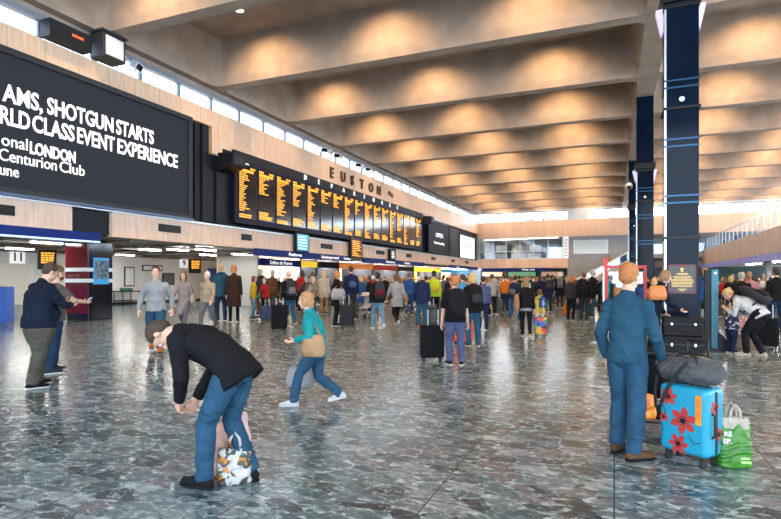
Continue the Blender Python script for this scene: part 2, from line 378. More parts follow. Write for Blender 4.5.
# ================================================================ FIXTURES
# roof lamps
proto=None
for k in range(-2,10):
    yb=BEAM0+PITCH*k
    for i,x in enumerate((-13.3,-7.9,-2.5,5.0,10.4,15.8)):
        y=yb+PITCH-2.35
        if y<4: continue
        if proto is None:
            b=MB(); b.torus((0,0,0),.17,.035,'z',20,8)
            proto=thing('roof_downlight','','downlight',(x,y,ZS-.02)); b.build('trim_ring',WHITE,proto,smooth=True)
            q=MB(); q.cyl((0,0,-.015),(0,0,.03),.15,20); q.build('lens',LAMPE,proto)
            r=proto
        else:
            r=proto.copy(); C.objects.link(r); r.location=(x,y,ZS-.02)
            for ch in proto.children:
                c=ch.copy(); C.objects.link(c); c.parent=r
        seen=(k==0 and i==0)
        r['label']='round lit downlight in the nearest roof coffer, left of centre' if seen else 'round warm downlight recessed in a concrete roof coffer, hidden by the beam before it'
        r['category']='downlight'
        if not seen: r['group']='downlights in the roof coffers'
        ld=bpy.data.lights.new('lamp_light','SPOT'); ld.energy=LAMP_W*(1.0 if x<0 else .95); ld.color=(1,.64,.32); ld.spot_size=R(126); ld.spot_blend=.9; ld.shadow_soft_size=.12
        lo=bpy.data.objects.new('lamp_light',ld); C.objects.link(lo); lo.parent=r; lo.location=(0,0,-.08); lo.rotation_euler=(R(26),0,0)
# concourse pillars
def pillar(y,w,top,collar,label):
    t=thing('pillar',label,'pillar',(PX,y+w/2,0))
    h=w/2; gr=M('polished_black_granite',(.004,.010,.024),.10,0,0,.3,3,spec=.10)
    b=MB(); b.box(-h,h,-h,h,.0,top); b.build('shaft',gr,t,bev=.012)
    b=MB(); b.box(-h-.012,-h+.03,-h-.006,-h+.03,.3,collar); b.build('corner_strip',LSTEEL,t)
    b=MB(); b.box(-h-.08,h+.08,-h-.08,h+.08,collar,collar+.28); b.box(-h-.03,h+.03,-h-.03,h+.03,collar-.12,collar); b.build('collar',BLACK,t,bev=.02)
    for s in (-1,1):
        b=MB(); b.add([(s*(h+.01),-.12,collar-.5),(s*(h+.01),.12,collar-.5),(s*(h+.16),.12,collar-.02),(s*(h+.16),-.12,collar-.02),(s*(h+.01),-.12,collar),(s*(h+.01),.12,collar),(s*(h+.05),-.12,collar-.55),(s*(h+.05),.12,collar-.55)],[(0,1,5,4),(0,6,7,1),(6,3,2,7),(3,4,5,2),(0,4,3,6),(1,7,2,5)]); b.build('uplighter',M('lilac_lamp',(.6,.55,.8),.4,0,.7,ecol=(.65,.6,1)),t)
    for z in (5.75,5.6,4.5,4.35,3.3,3.15): 
        b=MB(); b.box(-h-.012,h+.012,-h-.012,h+.012,z,z+.035); b.build('band',M('blue_steel_band',(.02,.07,.15),.3,.6),t)
    for z in (5.15,2.4):
        b=MB(); b.box(-h-.035,h+.035,-h-.035,h+.035,z,z+.05); b.build('hoop',BLACK,t)
    b=MB(); b.cyl((0,-h-.03,5.35),(0,-h+.01,5.35),.055,16); b.build('roundel',STEEL,t)
    b=MB(); b.box(-h-.05,h+.05,-h-.05,h+.05,0,.22); b.build('plinth',BLACK,t,bev=.01)
    return t
p1=pillar(12.9,.64,ZB+.1,7.42,'nearest polished dark granite pillar with brass plaque, right of the man in blue')
pillar(27.6,.72,ZB+.1,6.65,'second polished dark pillar, standing just left behind the pillar with the plaque')
pillar(42.3,.72,ZB+.1,6.6,'third and narrowest dark pillar, at the left edge of the second pillar')
b=MB(); b.box(-.25,.25,-.365,-.34,1.25,1.85); pl=b.build('plaque',M('dark_bronze',(.03,.02,.02),.3),p1)
GOLD=M('gold_lettering',(.75,.5,.16),.4,.4,.15); PK=M('red_ribbon',(.16,.015,.03),.6)
b=MB(); 
for (x0,x1,z0,z1) in ((-.265,.265,1.84,1.86),(-.265,.265,1.24,1.26),(-.265,-.25,1.24,1.86),(.25,.265,1.24,1.86)): b.box(x0,x1,-.372,-.345,z0,z1)
b.build('plaque_border',PK,p1)
b=MB(); b.box(-.02,.02,-.375,-.364,1.79,1.835); b.build('medal_ribbon',PK,p1)
b=MB(); b.box(-.012,.012,-.377,-.364,1.72,1.79); b.box(-.035,.035,-.377,-.364,1.745,1.767); b.build('medal',GOLD,p1)
b=MB(); rr=random.Random(3)
for i,(z,wd) in enumerate([(1.70,.06),(1.66,.17),(1.635,.23),(1.59,.36),(1.565,.3),(1.535,.4),(1.505,.4),(1.475,.4),(1.445,.38),(1.415,.40),(1.385,.36),(1.33,.16),(1.30,.1)]):
    x=-wd/2
    while x<wd/2:
        l_=rr.uniform(.012,.04); b.box(x,min(x+l_,wd/2+.01),-.371,-.364,z,z+.014); x+=l_+.008
b.build('plaque_lettering',GOLD,p1)
# CCTV dome
t=thing('dome_camera','white dome security camera on a bracket at the second pillar','security camera',(PX-.68,27.9,5.95))
b=MB(); b.ell((0,0,0),(.17,.17,.17),n=16); b.build('dome',WHITE,t,smooth=True); b=MB(); b.tube([(0,0,.1),(0,0,.25),(.3,0,.25)],.03); b.build('bracket',DGREY,t); b=MB(); b.ell((0,-.06,-.05),(.12,.12,.12)); b.build('lens',SCRN,t,smooth=True)
# big advertising screen
yE=YX(193,WX+.25)
t=thing('advertising_screen','huge dark advertising screen with white golf event text on the left wall','screen',(WX,8,4.05))
T0=-t.location
def rel(b_): 
    for v in b_.v: v+=T0
    return b_
b=MB(); X0=WX; X1=WX+.25
b.box(X0,X1,-4,yE,8.10,8.30); b.box(X0,X1,-4,yE,4.02,4.22); b.box(X0,X1,yE-.22,yE,4.22,8.10); rel(b).build('frame',DGREY,t,bev=.02)
b=MB(); b.box(X0,X1-.1,-4,yE-.22,4.22,8.1); rel(b).build('display',M('charcoal_display',(.010,.012,.016),.6,0,.25,ecol=(.10,.115,.15),spec=.1),t)
b=MB(); b.box(X0,X1+.03,-4,yE+.05,3.98,4.06); rel(b).build('lower_sill',M('navy_sill',(.03,.07,.17),.3),t)
SX=WX+.17
def wl(xl,xr,y_base,h,s,name,al=None,bold=.0):
    ya_,yb_=YX(xl,SX),YX(xr,SX); d=depth(Vector((SX,(ya_+yb_)/2,0)))
    z=y_base
    return text(s,name,t,TXTW,h/.72,Vector((SX,ya_,z))+T0,LEFTAX,width=yb_-ya_,ext=.01,bold=bold)
for xa,xb,s in ((3,43,'AMS,'),(47,113,'SHOTGUN'),(116,153.5,'STARTS')): wl(xa,xb,6.72,.52,s,'slogan_text',bold=.013)
for xa,xb,s in ((-1,29,'RLD'),(32,74,'CLASS'),(76.5,114,'EVENT'),(117,177,'EXPERIENCE')): wl(xa,xb,6.05,.52,s,'slogan_text',bold=.013)
wl(1,27,5.42,.36,'onal','venue_text'); wl(29.5,75,5.36,.36,'LONDON','venue_text',bold=.014)
wl(-2,56,4.98,.36,'Centurion','venue_text'); wl(59,84,4.98,.36,'Club','venue_text')
wl(-1,18,4.56,.34,'une','date_text')
# dark equipment panels between screens
b=MB()
ys=[YX(x,WX) for x in (194,200,207,214,222,233)]
for i in range(5): b.box(WX-.26,WX+.02+(.10 if i%2 else 0),ys[i]+.03,ys[i+1]-.03,4.05,8.25 if i<2 else (7.05 if i<4 else 7.5))
struct('wall_left.003',b,DARK,bev=.01)
# departures board
y0=YX(235,WX+.2); y1=YX(422,WX+.2)
t=thing('departure_board','long black departures board of amber train lists on the left wall','departure board',(WX,(y0+y1)/2,4.2)); T0=-t.location
b=MB(); b.box(WX,WX+.2,y0,y1,4.25,7.15); b.box(WX-.02,WX+.28,y0,y1,4.18,4.3); b.box(WX,WX+.28,y0-.12,y0,4.2,7.2); rel(b).build('housing',M('navy_black',(.008,.008,.02),.5,spec=.2),t)
b=MB(); b.box(WX,WX+.12,YX(232,WX),y1+.4,7.15,7.60); rel(b).build('header',M('header_grey',(.02,.022,.028),.5,spec=.2),t)
s='DEPARTURES'; ya_,yb_=YX(304,WX+.14),YX(397,WX+.14)
for i,ch in enumerate(s): text(ch,'header_letter',t,TXTW,.40,Vector((WX+.14,ya_+(yb_-ya_)*i/9,7.24))+T0,LEFTAX,ext=.02)
NS=17; pw=(y1-y0-.3)/NS; rr=random.Random(11)
for i in range(NS):
    ys_=y0+.15+i*pw; zt=6.98; zb=4.45
    b=MB(); b.box(WX+.2,WX+.215,ys_+.1,ys_+pw-.1,zb,zt); d=rel(b).build('list_screen',SCRN,t)
    b=MB(); X=WX+.216; z=zt-.06; n_stop=rr.randint(5,21)
    def row(z,h,y_a,y_b):
        y=y_a
        while y<y_b-.05:
            l_=rr.uniform(.07,.22); b.box(X,X+.006,y,min(y+l_,y_b),z-h,z); y+=l_+.035
    L=ys_+.15; Rr=ys_+pw-.15
    row(z,.09,L,L+.35); row(z,.09,Rr-.4,Rr); z-=.13; row(z,.13,L,Rr-.1); z-=.17
    for k in range(n_stop): row(z,.055,L,L+rr.uniform(.25,.85)); z-=.098
    z=max(zb+.42,4.9) if n_stop<18 else zb+.2
    for k in range(4 if n_stop<18 else 2): row(z,.07,L,L+rr.uniform(.7,1.1)); z-=.1
    rel(b).build('list_text',AMBER,d)
b=MB(); row_y=y0+.2; b.box(WX+.216,WX+.222,y0+.2,y0+1.0,7.03,7.09); rel(b).build('title_text',TXTW,t)
# EUSTON letters
ya_,yb_=YX(330,WX+.06),YX(377,WX+.06)
t=thing('station_name','bronze raised letters spelling the station name on pale timber above the departures board','sign',(WX,(ya_+yb_)/2,8)); T0=-t.location
for i,ch in enumerate('EUSTON'): text(ch,'letter',t,BRONZE,.92,Vector((WX+.05,ya_+(yb_-ya_)*i/5,7.93))+T0,LEFTAX,ext=.06,bold=.02)
yl=YX(388,WX+.05)
t=thing('rail_symbol','dark double arrow railway symbol right of the bronze station name','sign',(WX,yl,8))
b=MB()
for z in (.18,.34): b.box(.02,.09,0,1.2,z,z+.07)
b.box(.02,.09,.35,.47,.18,.40,X=Matrix.Translation((0,0,0))); b.add([(.02,.2,.52),(.02,.33,.52),(.02,.85,.05),(.02,.98,.05),(.09,.2,.52),(.09,.33,.52),(.09,.85,.05),(.09,.98,.05)],[(0,2,3,1),(4,5,7,6),(0,4,6,2),(1,3,7,5),(0,1,5,4),(2,6,7,3)])
b.build('double_arrow',BRONZE,t)
# speakers / projector heads
def lsp(x,z,label,sc=1):
    t=thing('wall_loudspeaker',label,'loudspeaker',(WX+.3,YX(x,WX+.3),z))
    b=MB(); b.add([(0,-.55*sc,.0),(0,.55*sc,0),(.75*sc,.45*sc,.25*sc),(.75*sc,-.45*sc,.25*sc),(0,-.55*sc,.8*sc),(0,.55*sc,.8*sc),(.75*sc,.45*sc,.75*sc),(.75*sc,-.45*sc,.75*sc)],[(0,1,2,3),(4,5,6,7),(0,1,5,4),(1,2,6,5),(2,3,7,6),(3,0,4,7)]); b.build('cabinet',BLACK,t,bev=.02)
    b=MB(); b.box(-.3,.0,-.1,.1,.2,.5); b.build('wall_bracket',DGREY,t)
    b=MB(); b.box(.755*sc,.77*sc,-.36*sc,.36*sc,.32*sc,.68*sc); b.build('grille',DGREY,t)
lsp(226,6.35,'black angular loudspeaker at the left end of the departures board')
lsp(425,6.55,'black angular loudspeaker at the far end of the departures board')
# far wall screens on left wall
def wallscreen(xa,xb,z0,z1,mat,label,words=()):
    a,c=YX(xa,WX+.2),YX(xb,WX+.2); t=thing('wall_screen',label,'screen',(WX,(a+c)/2,z0)); h=(c-a)/2
    b=MB(); b.box(0,.2,-h,h,0,.1); b.box(0,.2,-h,h,z1-z0-.1,z1-z0); b.box(0,.2,-h,-h+.1,.1,z1-z0-.1); b.box(0,.2,h-.1,h,.1,z1-z0-.1); b.build('frame',BLACK,t)
    b=MB(); b.box(0,.16,-h+.1,h-.1,.1,z1-z0-.1); b.build('display',mat,t)
    for s,fz,size,wf,m in words:
        text(s,'screen_text',t,m,size,(.17,-h*wf,(z1-z0)*fz),LEFTAX,width=2*h*wf)
wallscreen(429,449,4.15,7.35,M('grey_display',(.01,.012,.016),.6,0,.15,ecol=(.15,.17,.22),spec=.1),'dark grey screen with small white wording right of the departures board',[('OPEN',.5,.6,.35,TXTW),('Now boarding',.28,.35,.5,TXTW)])
wallscreen(450,459,4.15,7.0,DARK,'narrow unlit dark panel between the grey screen and the white screen')
wallscreen(460,475,3.95,6.75,WHSC,'bright white advertising screen nearest the far corner of the left wall',[('www',.5,.5,.6,M('grey_text',(.3,.3,.4),.5))])
# hanging monitors
def hmon(xa,xb,z0,z1,mat,label,amb=False):
    a,c=YX(xa,WX+.3),YX(xb,WX+.3); t=thing('hanging_monitor',label,'monitor',(WX+.1,(a+c)/2,z0)); h=(c-a)/2
    b=MB(); b.box(0,.2,-h,h,0,z1-z0); b.build('casing',DARK,t,bev=.01); b=MB(); b.box(.2,.21,-h+.07,h-.07,.1,z1-z0-.1); b.build('display',mat,t)
    b=MB(); rr=random.Random(5)
    for k in range(5 if not amb else 9):
        z=(z1-z0)-.22-k*(z1-z0-.3)/(5 if not amb else 9); b.box(.212,.216,-h+.2,-h+.2+rr.uniform(.5,1)*(2*h-.4),z-.05,z)
    b.build('display_text',AMBER if amb else TXTW,t)
hmon(296.5,309,3.05,4.15,CYAN,'small cyan information monitor hung in a gap of the lower timber band')
hmon(351,362,2.95,4.35,M('brown_lcd',(.10,.04,.01),.2,0,.3,ecol=(.3,.12,.02)),'small amber text monitor hung in a gap of the lower timber band',True)
hmon(390.5,395.5,3.05,3.95,SCRN,'narrow unlit monitor filling the third gap of the lower timber band')
# vents in lower timber
for i,(xa,xb) in enumerate(((-6,14),(158,180),(241,251),(260.5+60,332),(376,384),(406,411),(431,435),(451,454.5),(465,468))):
    a,c=YX(xa,WX),YX(xb,WX); b=MB(); b.box(WX+.0,WX+.05,a,c,3.42,3.72); 
    for k in range(3): b.box(WX+.05,WX+.07,a+.05,c-.05,3.47+k*.08,3.50+k*.08)
    tag(b.build('air_vent',BLACK),'black slotted air vent in the lower timber band, number %s'%'x','air vent')['label']=['black slotted air vent at the left edge of the photo under the big screen','wide black slotted air vent right of the kiosk column','black slotted air vent left of the cyan monitor','black slotted air vent between the cyan and the amber monitors','black slotted air vent just right of the amber monitor','black slotted air vent below the far end of the departures board','small black air vent below the dark grey screen','small black air vent below the unlit panel','smallest black air vent below the white screen'][i]
a,c=YX(73,WX),YX(111,WX); b=MB(); b.box(WX-.25,WX-.1,a,c,3.1,3.9); tag(b.build('vent_panel',DARK),'dark recessed panel in the timber band above the kiosk column','panel')
# clerestory fittings
t=thing('led_sign','small black sign box with red lettering on the ledge above the big screen','sign',(WX+.1,YX(58,WX),9.06)); a=YX(88,WX)-YX(58,WX); a2=YX(40,WX)-YX(58,WX)
b=MB(); b.box(-.1,.35,a2,a-.2,0,.56); b.build('casing',DARK,t,bev=.01); b=MB(); b.box(.351,.358,.15,.55,.28,.36); b.build('lettering',M('red_led',(.8,.1,.02),.5,0,1),t)
t=thing('ledge_floodlight','square steel floodlight on the ledge above the big screen','floodlight',(WX+.1,YX(101,WX),9.06))
b=MB(); b.box(-.1,.55,-.45,.45,0,.85); b.build('casing',DGREY,t,bev=.03); b=MB(); b.box(.55,.57,-.35,.35,.1,.75); b.build('lens',M('soft_lens',(.8,.8,.85),.15),t); b=MB(); b.box(.0,.6,-.5,.5,.85,.92); b.build('hood',DGREY,t)
def floods(x,label,n):
    t=thing('ledge_fittings',label,'floodlight',(WX-.02,YX(x,WX),9.06))
    for k in range(n):
        y=k*.8; m=Matrix.Translation((.1,y,.42))@Matrix.Rotation(.4*(1 if k%2 else -1),4,'Z')@Matrix.Rotation(.5,4,'Y')
        q=MB(); q.box(-.1,.16,-.25,.25,-.15,.15,X=m); h=q.build('flood_head',LSTEEL,t,bev=.02); q=MB(); q.box(.16,.17,-.2,.2,-.1,.1,X=m); q.build('lens',SCRN,h); q=MB(); q.cyl((.05,y,0),(.05,y,.4),.03); q.build('stand',BLUE2 if k%2 else STEEL,t)
floods(322,'cluster of small floodlights on the ledge above the bronze station name',4)
floods(356,'second cluster of small floodlights on the ledge, right of the first cluster',3)
floods(116,'short pair of grey fittings on the ledge beside the square floodlight',2)
# ---------------- left low zone
# kiosk column
t=thing('kiosk_column','maroon and black glossy column with white stripes and a blue poster','column',(-18.0,14.2,0))
MAR=M('maroon_gloss',(.12,.008,.012),.12); GB=M('gloss_black',(.012,.013,.02),.08)
b=MB(); b.box(-1.15,0,0,1.05,0,3.02); b.build('core',GB,t,bev=.02)
b=MB(); b.box(-1.16,0,-.05,0,.25,2.9); b.build('maroon_panel',MAR,t)
for z in (1.42,1.83): 
    b=MB(); b.box(-1.16,.01,-.07,-.05,z,z+.14); b.box(0,.02,-.07,1.05,z,z+.14); b.build('white_stripe',WHITE,t)
text('HARTES',"faint_lettering",t,M('pale_maroon',(.25,.08,.08),.4),.2,(-1.1,-.06,1.6),FRONTAX,ext=.003)
b=MB(); b.box(.0,.04,.2,.85,1.35,2.35); po=b.build('poster',M('blue_poster',(.03,.25,.5),.3,0,.5,ecol=(.02,.3,.6)),t)
b=MB(); b.box(.04,.045,.25,.8,1.55,2.25); b.build('poster_picture',M('poster_bw',(.12,.16,.2),.5,0,0,.9,9),po)
# blue sign fascia
t=thing('fascia_sign','long dark blue fascia sign with a lit lower edge, above the left platform entrance','sign',(WX+.08,8,2.80)); ye=YX(98,WX)-8
b=MB(); b.box(-.15,.05,-12,ye,.05,.33); b.build('board',BLUE,t); b=MB(); b.box(-.12,.04,-12,ye,0,.05); b.build('light_strip',M('blue_glow',(.4,.6,1),.5,0,1.6),t)
def sfascia(xa,xb,label,words):
    a,c=YX(xa,WX),YX(xb,WX); t=thing('fascia_sign',label,'sign',(WX+.06,(a+c)/2,2.72)); h=(c-a)/2
    b=MB(); b.box(-.12,.06,-h,h,0,.36); b.build('board',BLUE,t)
    for s,f,wd in words: text(s,'sign_text',t,TXTW,.24,(.07,-h+2*h*f,.10),LEFTAX,width=wd,ext=.004)
    return t
sfascia(254,349,'dark blue direction sign below the timber band, under the left half of the departures board',[('Platforms',.28,1.3),('Underground',.62,2.2),('Toilets',.9,1.0)])
sfascia(363,423,'dark blue direction sign below the timber band, under the right half of the departures board',[('Platforms',.3,1.8),('Tickets',.6,1.4)])
sfascia(449,477,'short dark blue sign below the timber band near the far corner',[('Exit',.2,1.2)])
# number plates and gate displays
def numplate(x,n,z=2.62):
    y=YX(x,LX+.1); t=thing('platform_number','white square plate with black platform number %s'%['eleven on the wall at far left','nine left of a tilted amber display','eight right of a tilted amber display'][['11','9','8'].index(n)],'sign',(LX+.03,y,z))
    b=MB(); b.box(-.02,.03,-.36,.36,-.33,.33); b.build('plate',M('lit_plate',(.85,.85,.85),.5,0,.7),t); text(n,'numeral',t,BLACK,.60,(.035,0,-.21),LEFTAX,ext=.004,align='CENTER',bold=.012)
numplate(18.5,'11',2.66); numplate(184.5,'9',2.66); numplate(230.5,'8',2.62)
def gate_disp(x,z,label,X=-25):
    y=YX(x,X); t=thing('gate_display',label,'display',(X,y,z)); b=MB(); m=Matrix.Rotation(-.45,4,'Z')
    b.box(-.1,.06,-.38,.38,-.5,.42,X=m); b.build('casing',BLACK,t,bev=.02); b=MB(); rr=random.Random(x)
    for k in range(5):
        y_=-.25
        while y_<.22: l_=rr.uniform(.06,.2); b.box(.062,.07,y_,y_+l_,.24-k*.11,.31-k*.11,X=m); y_+=l_+.03
    b.build('amber_text',AMBER,t); b=MB(); b.cyl((0,0,.42),(0,0,2.95-z),.03); b.build('drop_rod',DGREY,t)
gate_disp(47,2.5,'small amber platform display beside the number 11 plate'); gate_disp(195,2.42,'small tilted amber display right of the number 9 plate'); gate_disp(222,2.38,'small tilted amber display left of the number 8 plate')
# strip lights
for i,(x,y) in enumerate([(47,243),(150,250),(178,250),(206,250),(208,255),(240,254.5),(238,259),(20,249),(125,255)]):
    p=gp(x,y,2.9); 
    p.x=max(-26.5,min(-17.6,p.x)); p.y=YX(x,p.x); p.z=2.92
    t=thing('strip_light',['long bright strip light under the soffit above the 11 plate','strip light under the soffit, first right of the kiosk column','strip light under the soffit, second right of the kiosk column','strip light under the soffit, third right of the kiosk column','strip light above the tilted displays','strip light under the soffit near the shop corner','far strip light above the number 8 plate','faint strip light above the number 11 plate','dim strip light low behind the walking man in light grey'][i],'ceiling light',(p.x,p.y,2.9))
    b=MB(); b.box(-.12,.12,-.6,.6,.02,.08); b.build('housing',WHITE,t); b=MB(); b.box(-.10,.10,-.56,.56,-.02,.02); b.build('tube_cover',STRIP,t)
for q,(x_,y_) in enumerate(((-30.5,17),(-30.5,22))):  # two extra strips, added to brighten the dark platform opening
    t=thing('strip_light',['nearer','farther'][q]+' added strip light brightening the platform opening at far left','ceiling light',(x_,y_,2.84)); b=MB(); b.box(-.12,.12,-1.2,1.2,0,.1); b.build('housing',WHITE,t); b=MB(); b.box(-.1,.1,-1.1,1.1,-.03,0); b.build('tube_cover',STRIP,t)
# blue ticket machine, posters, bench
t=thing('ticket_machine','blue ticket machine at the left edge behind the men with phones','ticket machine',gp(3,322)); t.rotation_euler.z=R(-60); t.scale=(.8,.8,.82)
b=MB(); b.box(-.35,.35,-.3,.3,0,1.55); b.build('cabinet',BLUE2,t,bev=.03); b=MB(); b.box(-.2,.2,-.32,-.3,.95,1.35); b.build('screen',SCRN,t); b=MB(); b.box(-.2,.2,-.31,-.3,.5,.75); b.build('tray',WHITE,t)
def poster(xa,xb,z0,z1,mat,label,X=LX+.02):
    a,c=YX(xa,X),YX(xb,X); t=thing('poster_frame',label,'poster',(X,(a+c)/2,z0)); h=(c-a)/2; b=MB(); b.box(0,.05,-h,h,0,z1-z0); b.build('frame',DGREY,t); b=MB(); b.box(.05,.06,-h+.07,h-.07,.07,z1-z0-.07); b.build('sheet',mat,t); return t
poster(124,134,1.1,2.3,M('pale_sheet',(.7,.72,.7),.5,0,0,.2,6),'framed white poster on the cream wall above the small table')
poster(142,162,2.05,2.45,WHITE,'wide black framed white sign on the cream wall behind the walking man')
poster(162,174,1.15,1.95,M('grey_shutter',(.10,.11,.12),.6,0,0,.8,9),'dark ticket hatch in the cream wall behind the walking man')
poster(244,257,.3,2.25,M('cafe_sheet',(.5,.35,.3),.5,0,.3,.9,4),'tall backlit poster cabinet left of the bakery shop')
t=thing('side_table','small black table with leaflets against the cream wall','table',(LX+.6,YX(127,LX+.6),0))
b=MB(); b.box(-.4,.4,-.7,.7,.78,.84); b.build('tabletop',BLACK,t)
for sx in (-.35,.35):
    for sy in (-.6,.6): b=MB(); b.cyl((sx,sy,0),(sx,sy,.78),.03); b.build('leg',BLACK,t)
b=MB(); b.box(-.35,.35,-.6,.6,.25,.29); b.build('shelf',BLACK,t); b=MB(); b.box(-.25,.25,-.3,.2,.84,1.0); b.build('leaflet_box',M('dark_green',(.03,.12,.09),.6),t)
# shops along the left
SXX=-19.2
shops=[(258,300,'bakery_shop','blue fronted bakery shop with a white name sign, nearest of the shops','Délice de France',BLUE,(.9,.62,.38)),
 (301,316,'food_kiosk','food kiosk with a bright yellow menu board beside the bakery','',M('mustard',(.8,.5,.03),.5,0,1.0),(.9,.7,.4)),
 (317,338,'dark_shopfront','dark navy shopfront between the yellow kiosk and the lit counter','',BLACK,(.2,.2,.3)),
 (339,372,'lit_food_counter','brightly lit food counter with orange trim behind the crowd','',M('orange_fascia',(.8,.25,.05),.5,0,.5),(1,.75,.45)),
 (373,397,'snack_kiosk','snack kiosk with red fascia and amber menu screens','',M('red_fascia',(.5,.03,.02),.5,0,.3),(1,.6,.3)),
 (398,413,'navy_shopfront','narrow dark shopfront left of the yellow lit stall','',BLACK,(.15,.15,.2)),
 (414,440,'yellow_stall','stall with a long yellow lit fascia below the dark grey screen','',M('yellow_fascia',(.95,.75,.05),.5,0,1.2),(1,.8,.3)),
 (441,470,'corner_shop','white lit shop in the far corner beneath the white screen','',M('cyan_fascia',(.05,.3,.5),.5,0,.6),(.9,.9,1))]
rr=random.Random(2)
for xa,xb,nm,lab,word,fm,gl in shops:
    a,c=YX(xa,SXX),YX(xb,SXX); h=(c-a)/2; t=thing(nm,lab,'shop',(SXX,(a+c)/2,0))
    b=MB(); b.box(-3,-2.9,-h,h,0,2.9); b.build('back_wall',M(nm+'_wall',gl,.6,0,.55*max(gl)),t)  # glow put into the back wall stands for the lit shop interior
    for s in (-1,1): b=MB(); b.box(-2.9,0,s*h-.06,s*h+.06,0,2.9); b.build('side_wall',DGREY if nm!='bakery_shop' else M('mid_cream',(.42,.40,.36),.6),t)
    b=MB(); b.box(-.1,.1,-h,h,2.35,2.75); b.build('fascia',fm,t)
    b=MB(); b.box(-1.2,-.4,-h+.2,h-.2,0,1.05); b.build('counter',GREYP if max(gl)>.5 else BLACK,t)
    b=MB(); b.box(-1.4,-1.0,-h+.3,h-.3,2.5,2.6); b.build('ceiling_strip',STRIP,t)
    nb=max(2,int(2*h/1.3))
    for k in range(nb):
        y=-h+.3+(2*h-.6)*(k+.5)/nb; q=MB(); q.box(-2.88,-2.8,y-.45,y+.45,1.5,2.2); q.build('menu_board',[BLACK,AMBER_IN,WHSC,M('menu_red',(.5,.05,.03),.5,0,.4)][rr.randint(0,3)] ,t)
    if word: text(word,'shop_name',t,TXTW,.30,(.11,-h*.55,2.45),LEFTAX,width=h*1.05,ext=.004)
# back wall ground: dark shops
t=thing('far_sign','long dark blue sign below the far timber balcony','sign',((XY(482,BY)+XY(550,BY))/2,BY-.1,2.55)); h=(XY(550,BY)-XY(482,BY))/2
b=MB(); b.box(-h,h,-.05,.1,0,.4); b.build('board',BLUE,t); text('Way out',"sign_text",t,TXTW,.3,(h*.2,-.06,.1),FRONTAX,width=1.6)
FY=BY+3
for i,(xa,xb,col,lab) in enumerate(((480,505,(.9,.7,.5),'pale lit shop at the back left under the far balcony'),(506,538,(.15,.35,.2),'green fronted shop in the middle under the far balcony'),(539,566,(.5,.3,.2),'brown fronted shop at the right under the far balcony'))):
    a,c=XY(xa,FY),XY(xb,FY); t=thing('far_shop',lab,'shop',((a+c)/2,FY,0)); h=(c-a)/2-.1; b=MB(); b.box(-h,h,0,.1,0,2.7); b.build('shopfront',DGREY,t); b=MB(); b.box(-h+.2,h-.2,-.05,0,1.9,2.5); b.build('fascia',M('far_fascia%d'%i,col,.5,0,.8),t); b=MB(); b.box(-h+.3,h-.3,-.04,0,.8,1.7); b.build('shop_window',M('far_glass%d'%i,tuple(x*.5 for x in col),.2,0,.4),t)
# balcony interior
for k in range(5):
    x=WX+1+k*2; t=thing('balcony_light',['first','second','third','fourth','fifth'][k]+' warm light strip from the left behind the far balcony glass','ceiling light',(x,BY+3.5-.4*k,6.9)); b=MB(); b.box(-.9,.9,-.1,.1,-.08,0); b.build('lens',M('warm_strip',(1,.75,.4),.5,0,30),t)
for k in range(4):
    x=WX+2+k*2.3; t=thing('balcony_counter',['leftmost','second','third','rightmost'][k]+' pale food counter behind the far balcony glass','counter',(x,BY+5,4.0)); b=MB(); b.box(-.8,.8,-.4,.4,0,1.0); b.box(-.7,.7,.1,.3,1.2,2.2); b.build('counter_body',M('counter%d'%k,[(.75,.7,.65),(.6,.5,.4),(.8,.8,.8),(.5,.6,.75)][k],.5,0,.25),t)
t=thing('tall_banner','tall white banner strip at the right end of the far balcony glass','banner',(xb1+.35,BY-.02,4.1)); b=MB(); b.box(-.3,.3,-.04,.02,0,2.7); b.build('banner_panel',M('banner_white',(.8,.8,.85),.4,0,.5),t); b=MB()
for k in range(6): b.box(-.18,.18,-.05,-.04,.3+k*.38,.45+k*.38)
b.build('banner_print',M('banner_pink',(.6,.35,.45),.5),t)
# duct outside clerestory
for i,(x,z) in enumerate(((528,9.0),(552,9.0))):
    t=thing('roof_duct',['left','right'][i]+' grey looped roof duct seen through the far high windows','duct',(XY(x,BY+3),BY+3,z)); b=MB()
    for k in range(2): b.tube([(-2+k,.3*k,0),(-2+k,.3*k,.75),(-1.7+k,.3*k,.95),(1+k*.5,.3*k,.95),(1.4+k*.5,.3*k,.7),(1.4+k*.5,.3*k,0)],.09)
    b.box(-.6,.8,-.3,.3,0,.55); b.box(-3,3,-.5,.5,-.3,0); b.build('duct_run',GREYP,t)
# escalator
ES=62.0; ex0=XY(566,ES); ex1=ex0+7.4
t=thing('escalator','pale escalator rising to the right from the concourse to the far upper level','escalator',(ex0,ES,0))
def slope_box(y0,y1,zb,zt,name,mat,par=t,x0=0,x1=7.4,ext=1.0):
    b=MB(); z=lambda x:4.1*max(0,min(1,x/7.4)); vs=[]; xs=[x0-ext,x0,x1,x1+ext]
    for x in xs:
        for y in (y0,y1): vs+=[(x,y,z(x)+zb),(x,y,z(x)+zt)]
    fs=[]
    for i in range(3):
        k=i*4; fs+=[(k,k+4,k+5,k+1),(k+2,k+3,k+7,k+6),(k+1,k+5,k+7,k+3),(k,k+2,k+6,k+4)]
    fs+=[(0,1,3,2),(12,14,15,13)]
    b.add(vs,fs); return b.build(name,mat,par)
slope_box(0,1.9,-.75,.0,'truss',GREYP); slope_box(0,.05,.0,.85,'balustrade_glass',PANEB); slope_box(1.8,1.85,.0,.85,'balustrade_glass',PANEB)
slope_box(-.08,.14,.86,1.0,'handrail',WHITE); slope_box(1.74,1.96,.86,1.0,'handrail',WHITE); slope_box(-.12,.12,-.75,.15,'skirt_panel',M('escalator_skirt',(.55,.58,.62),.4),x0=0)
b=MB()
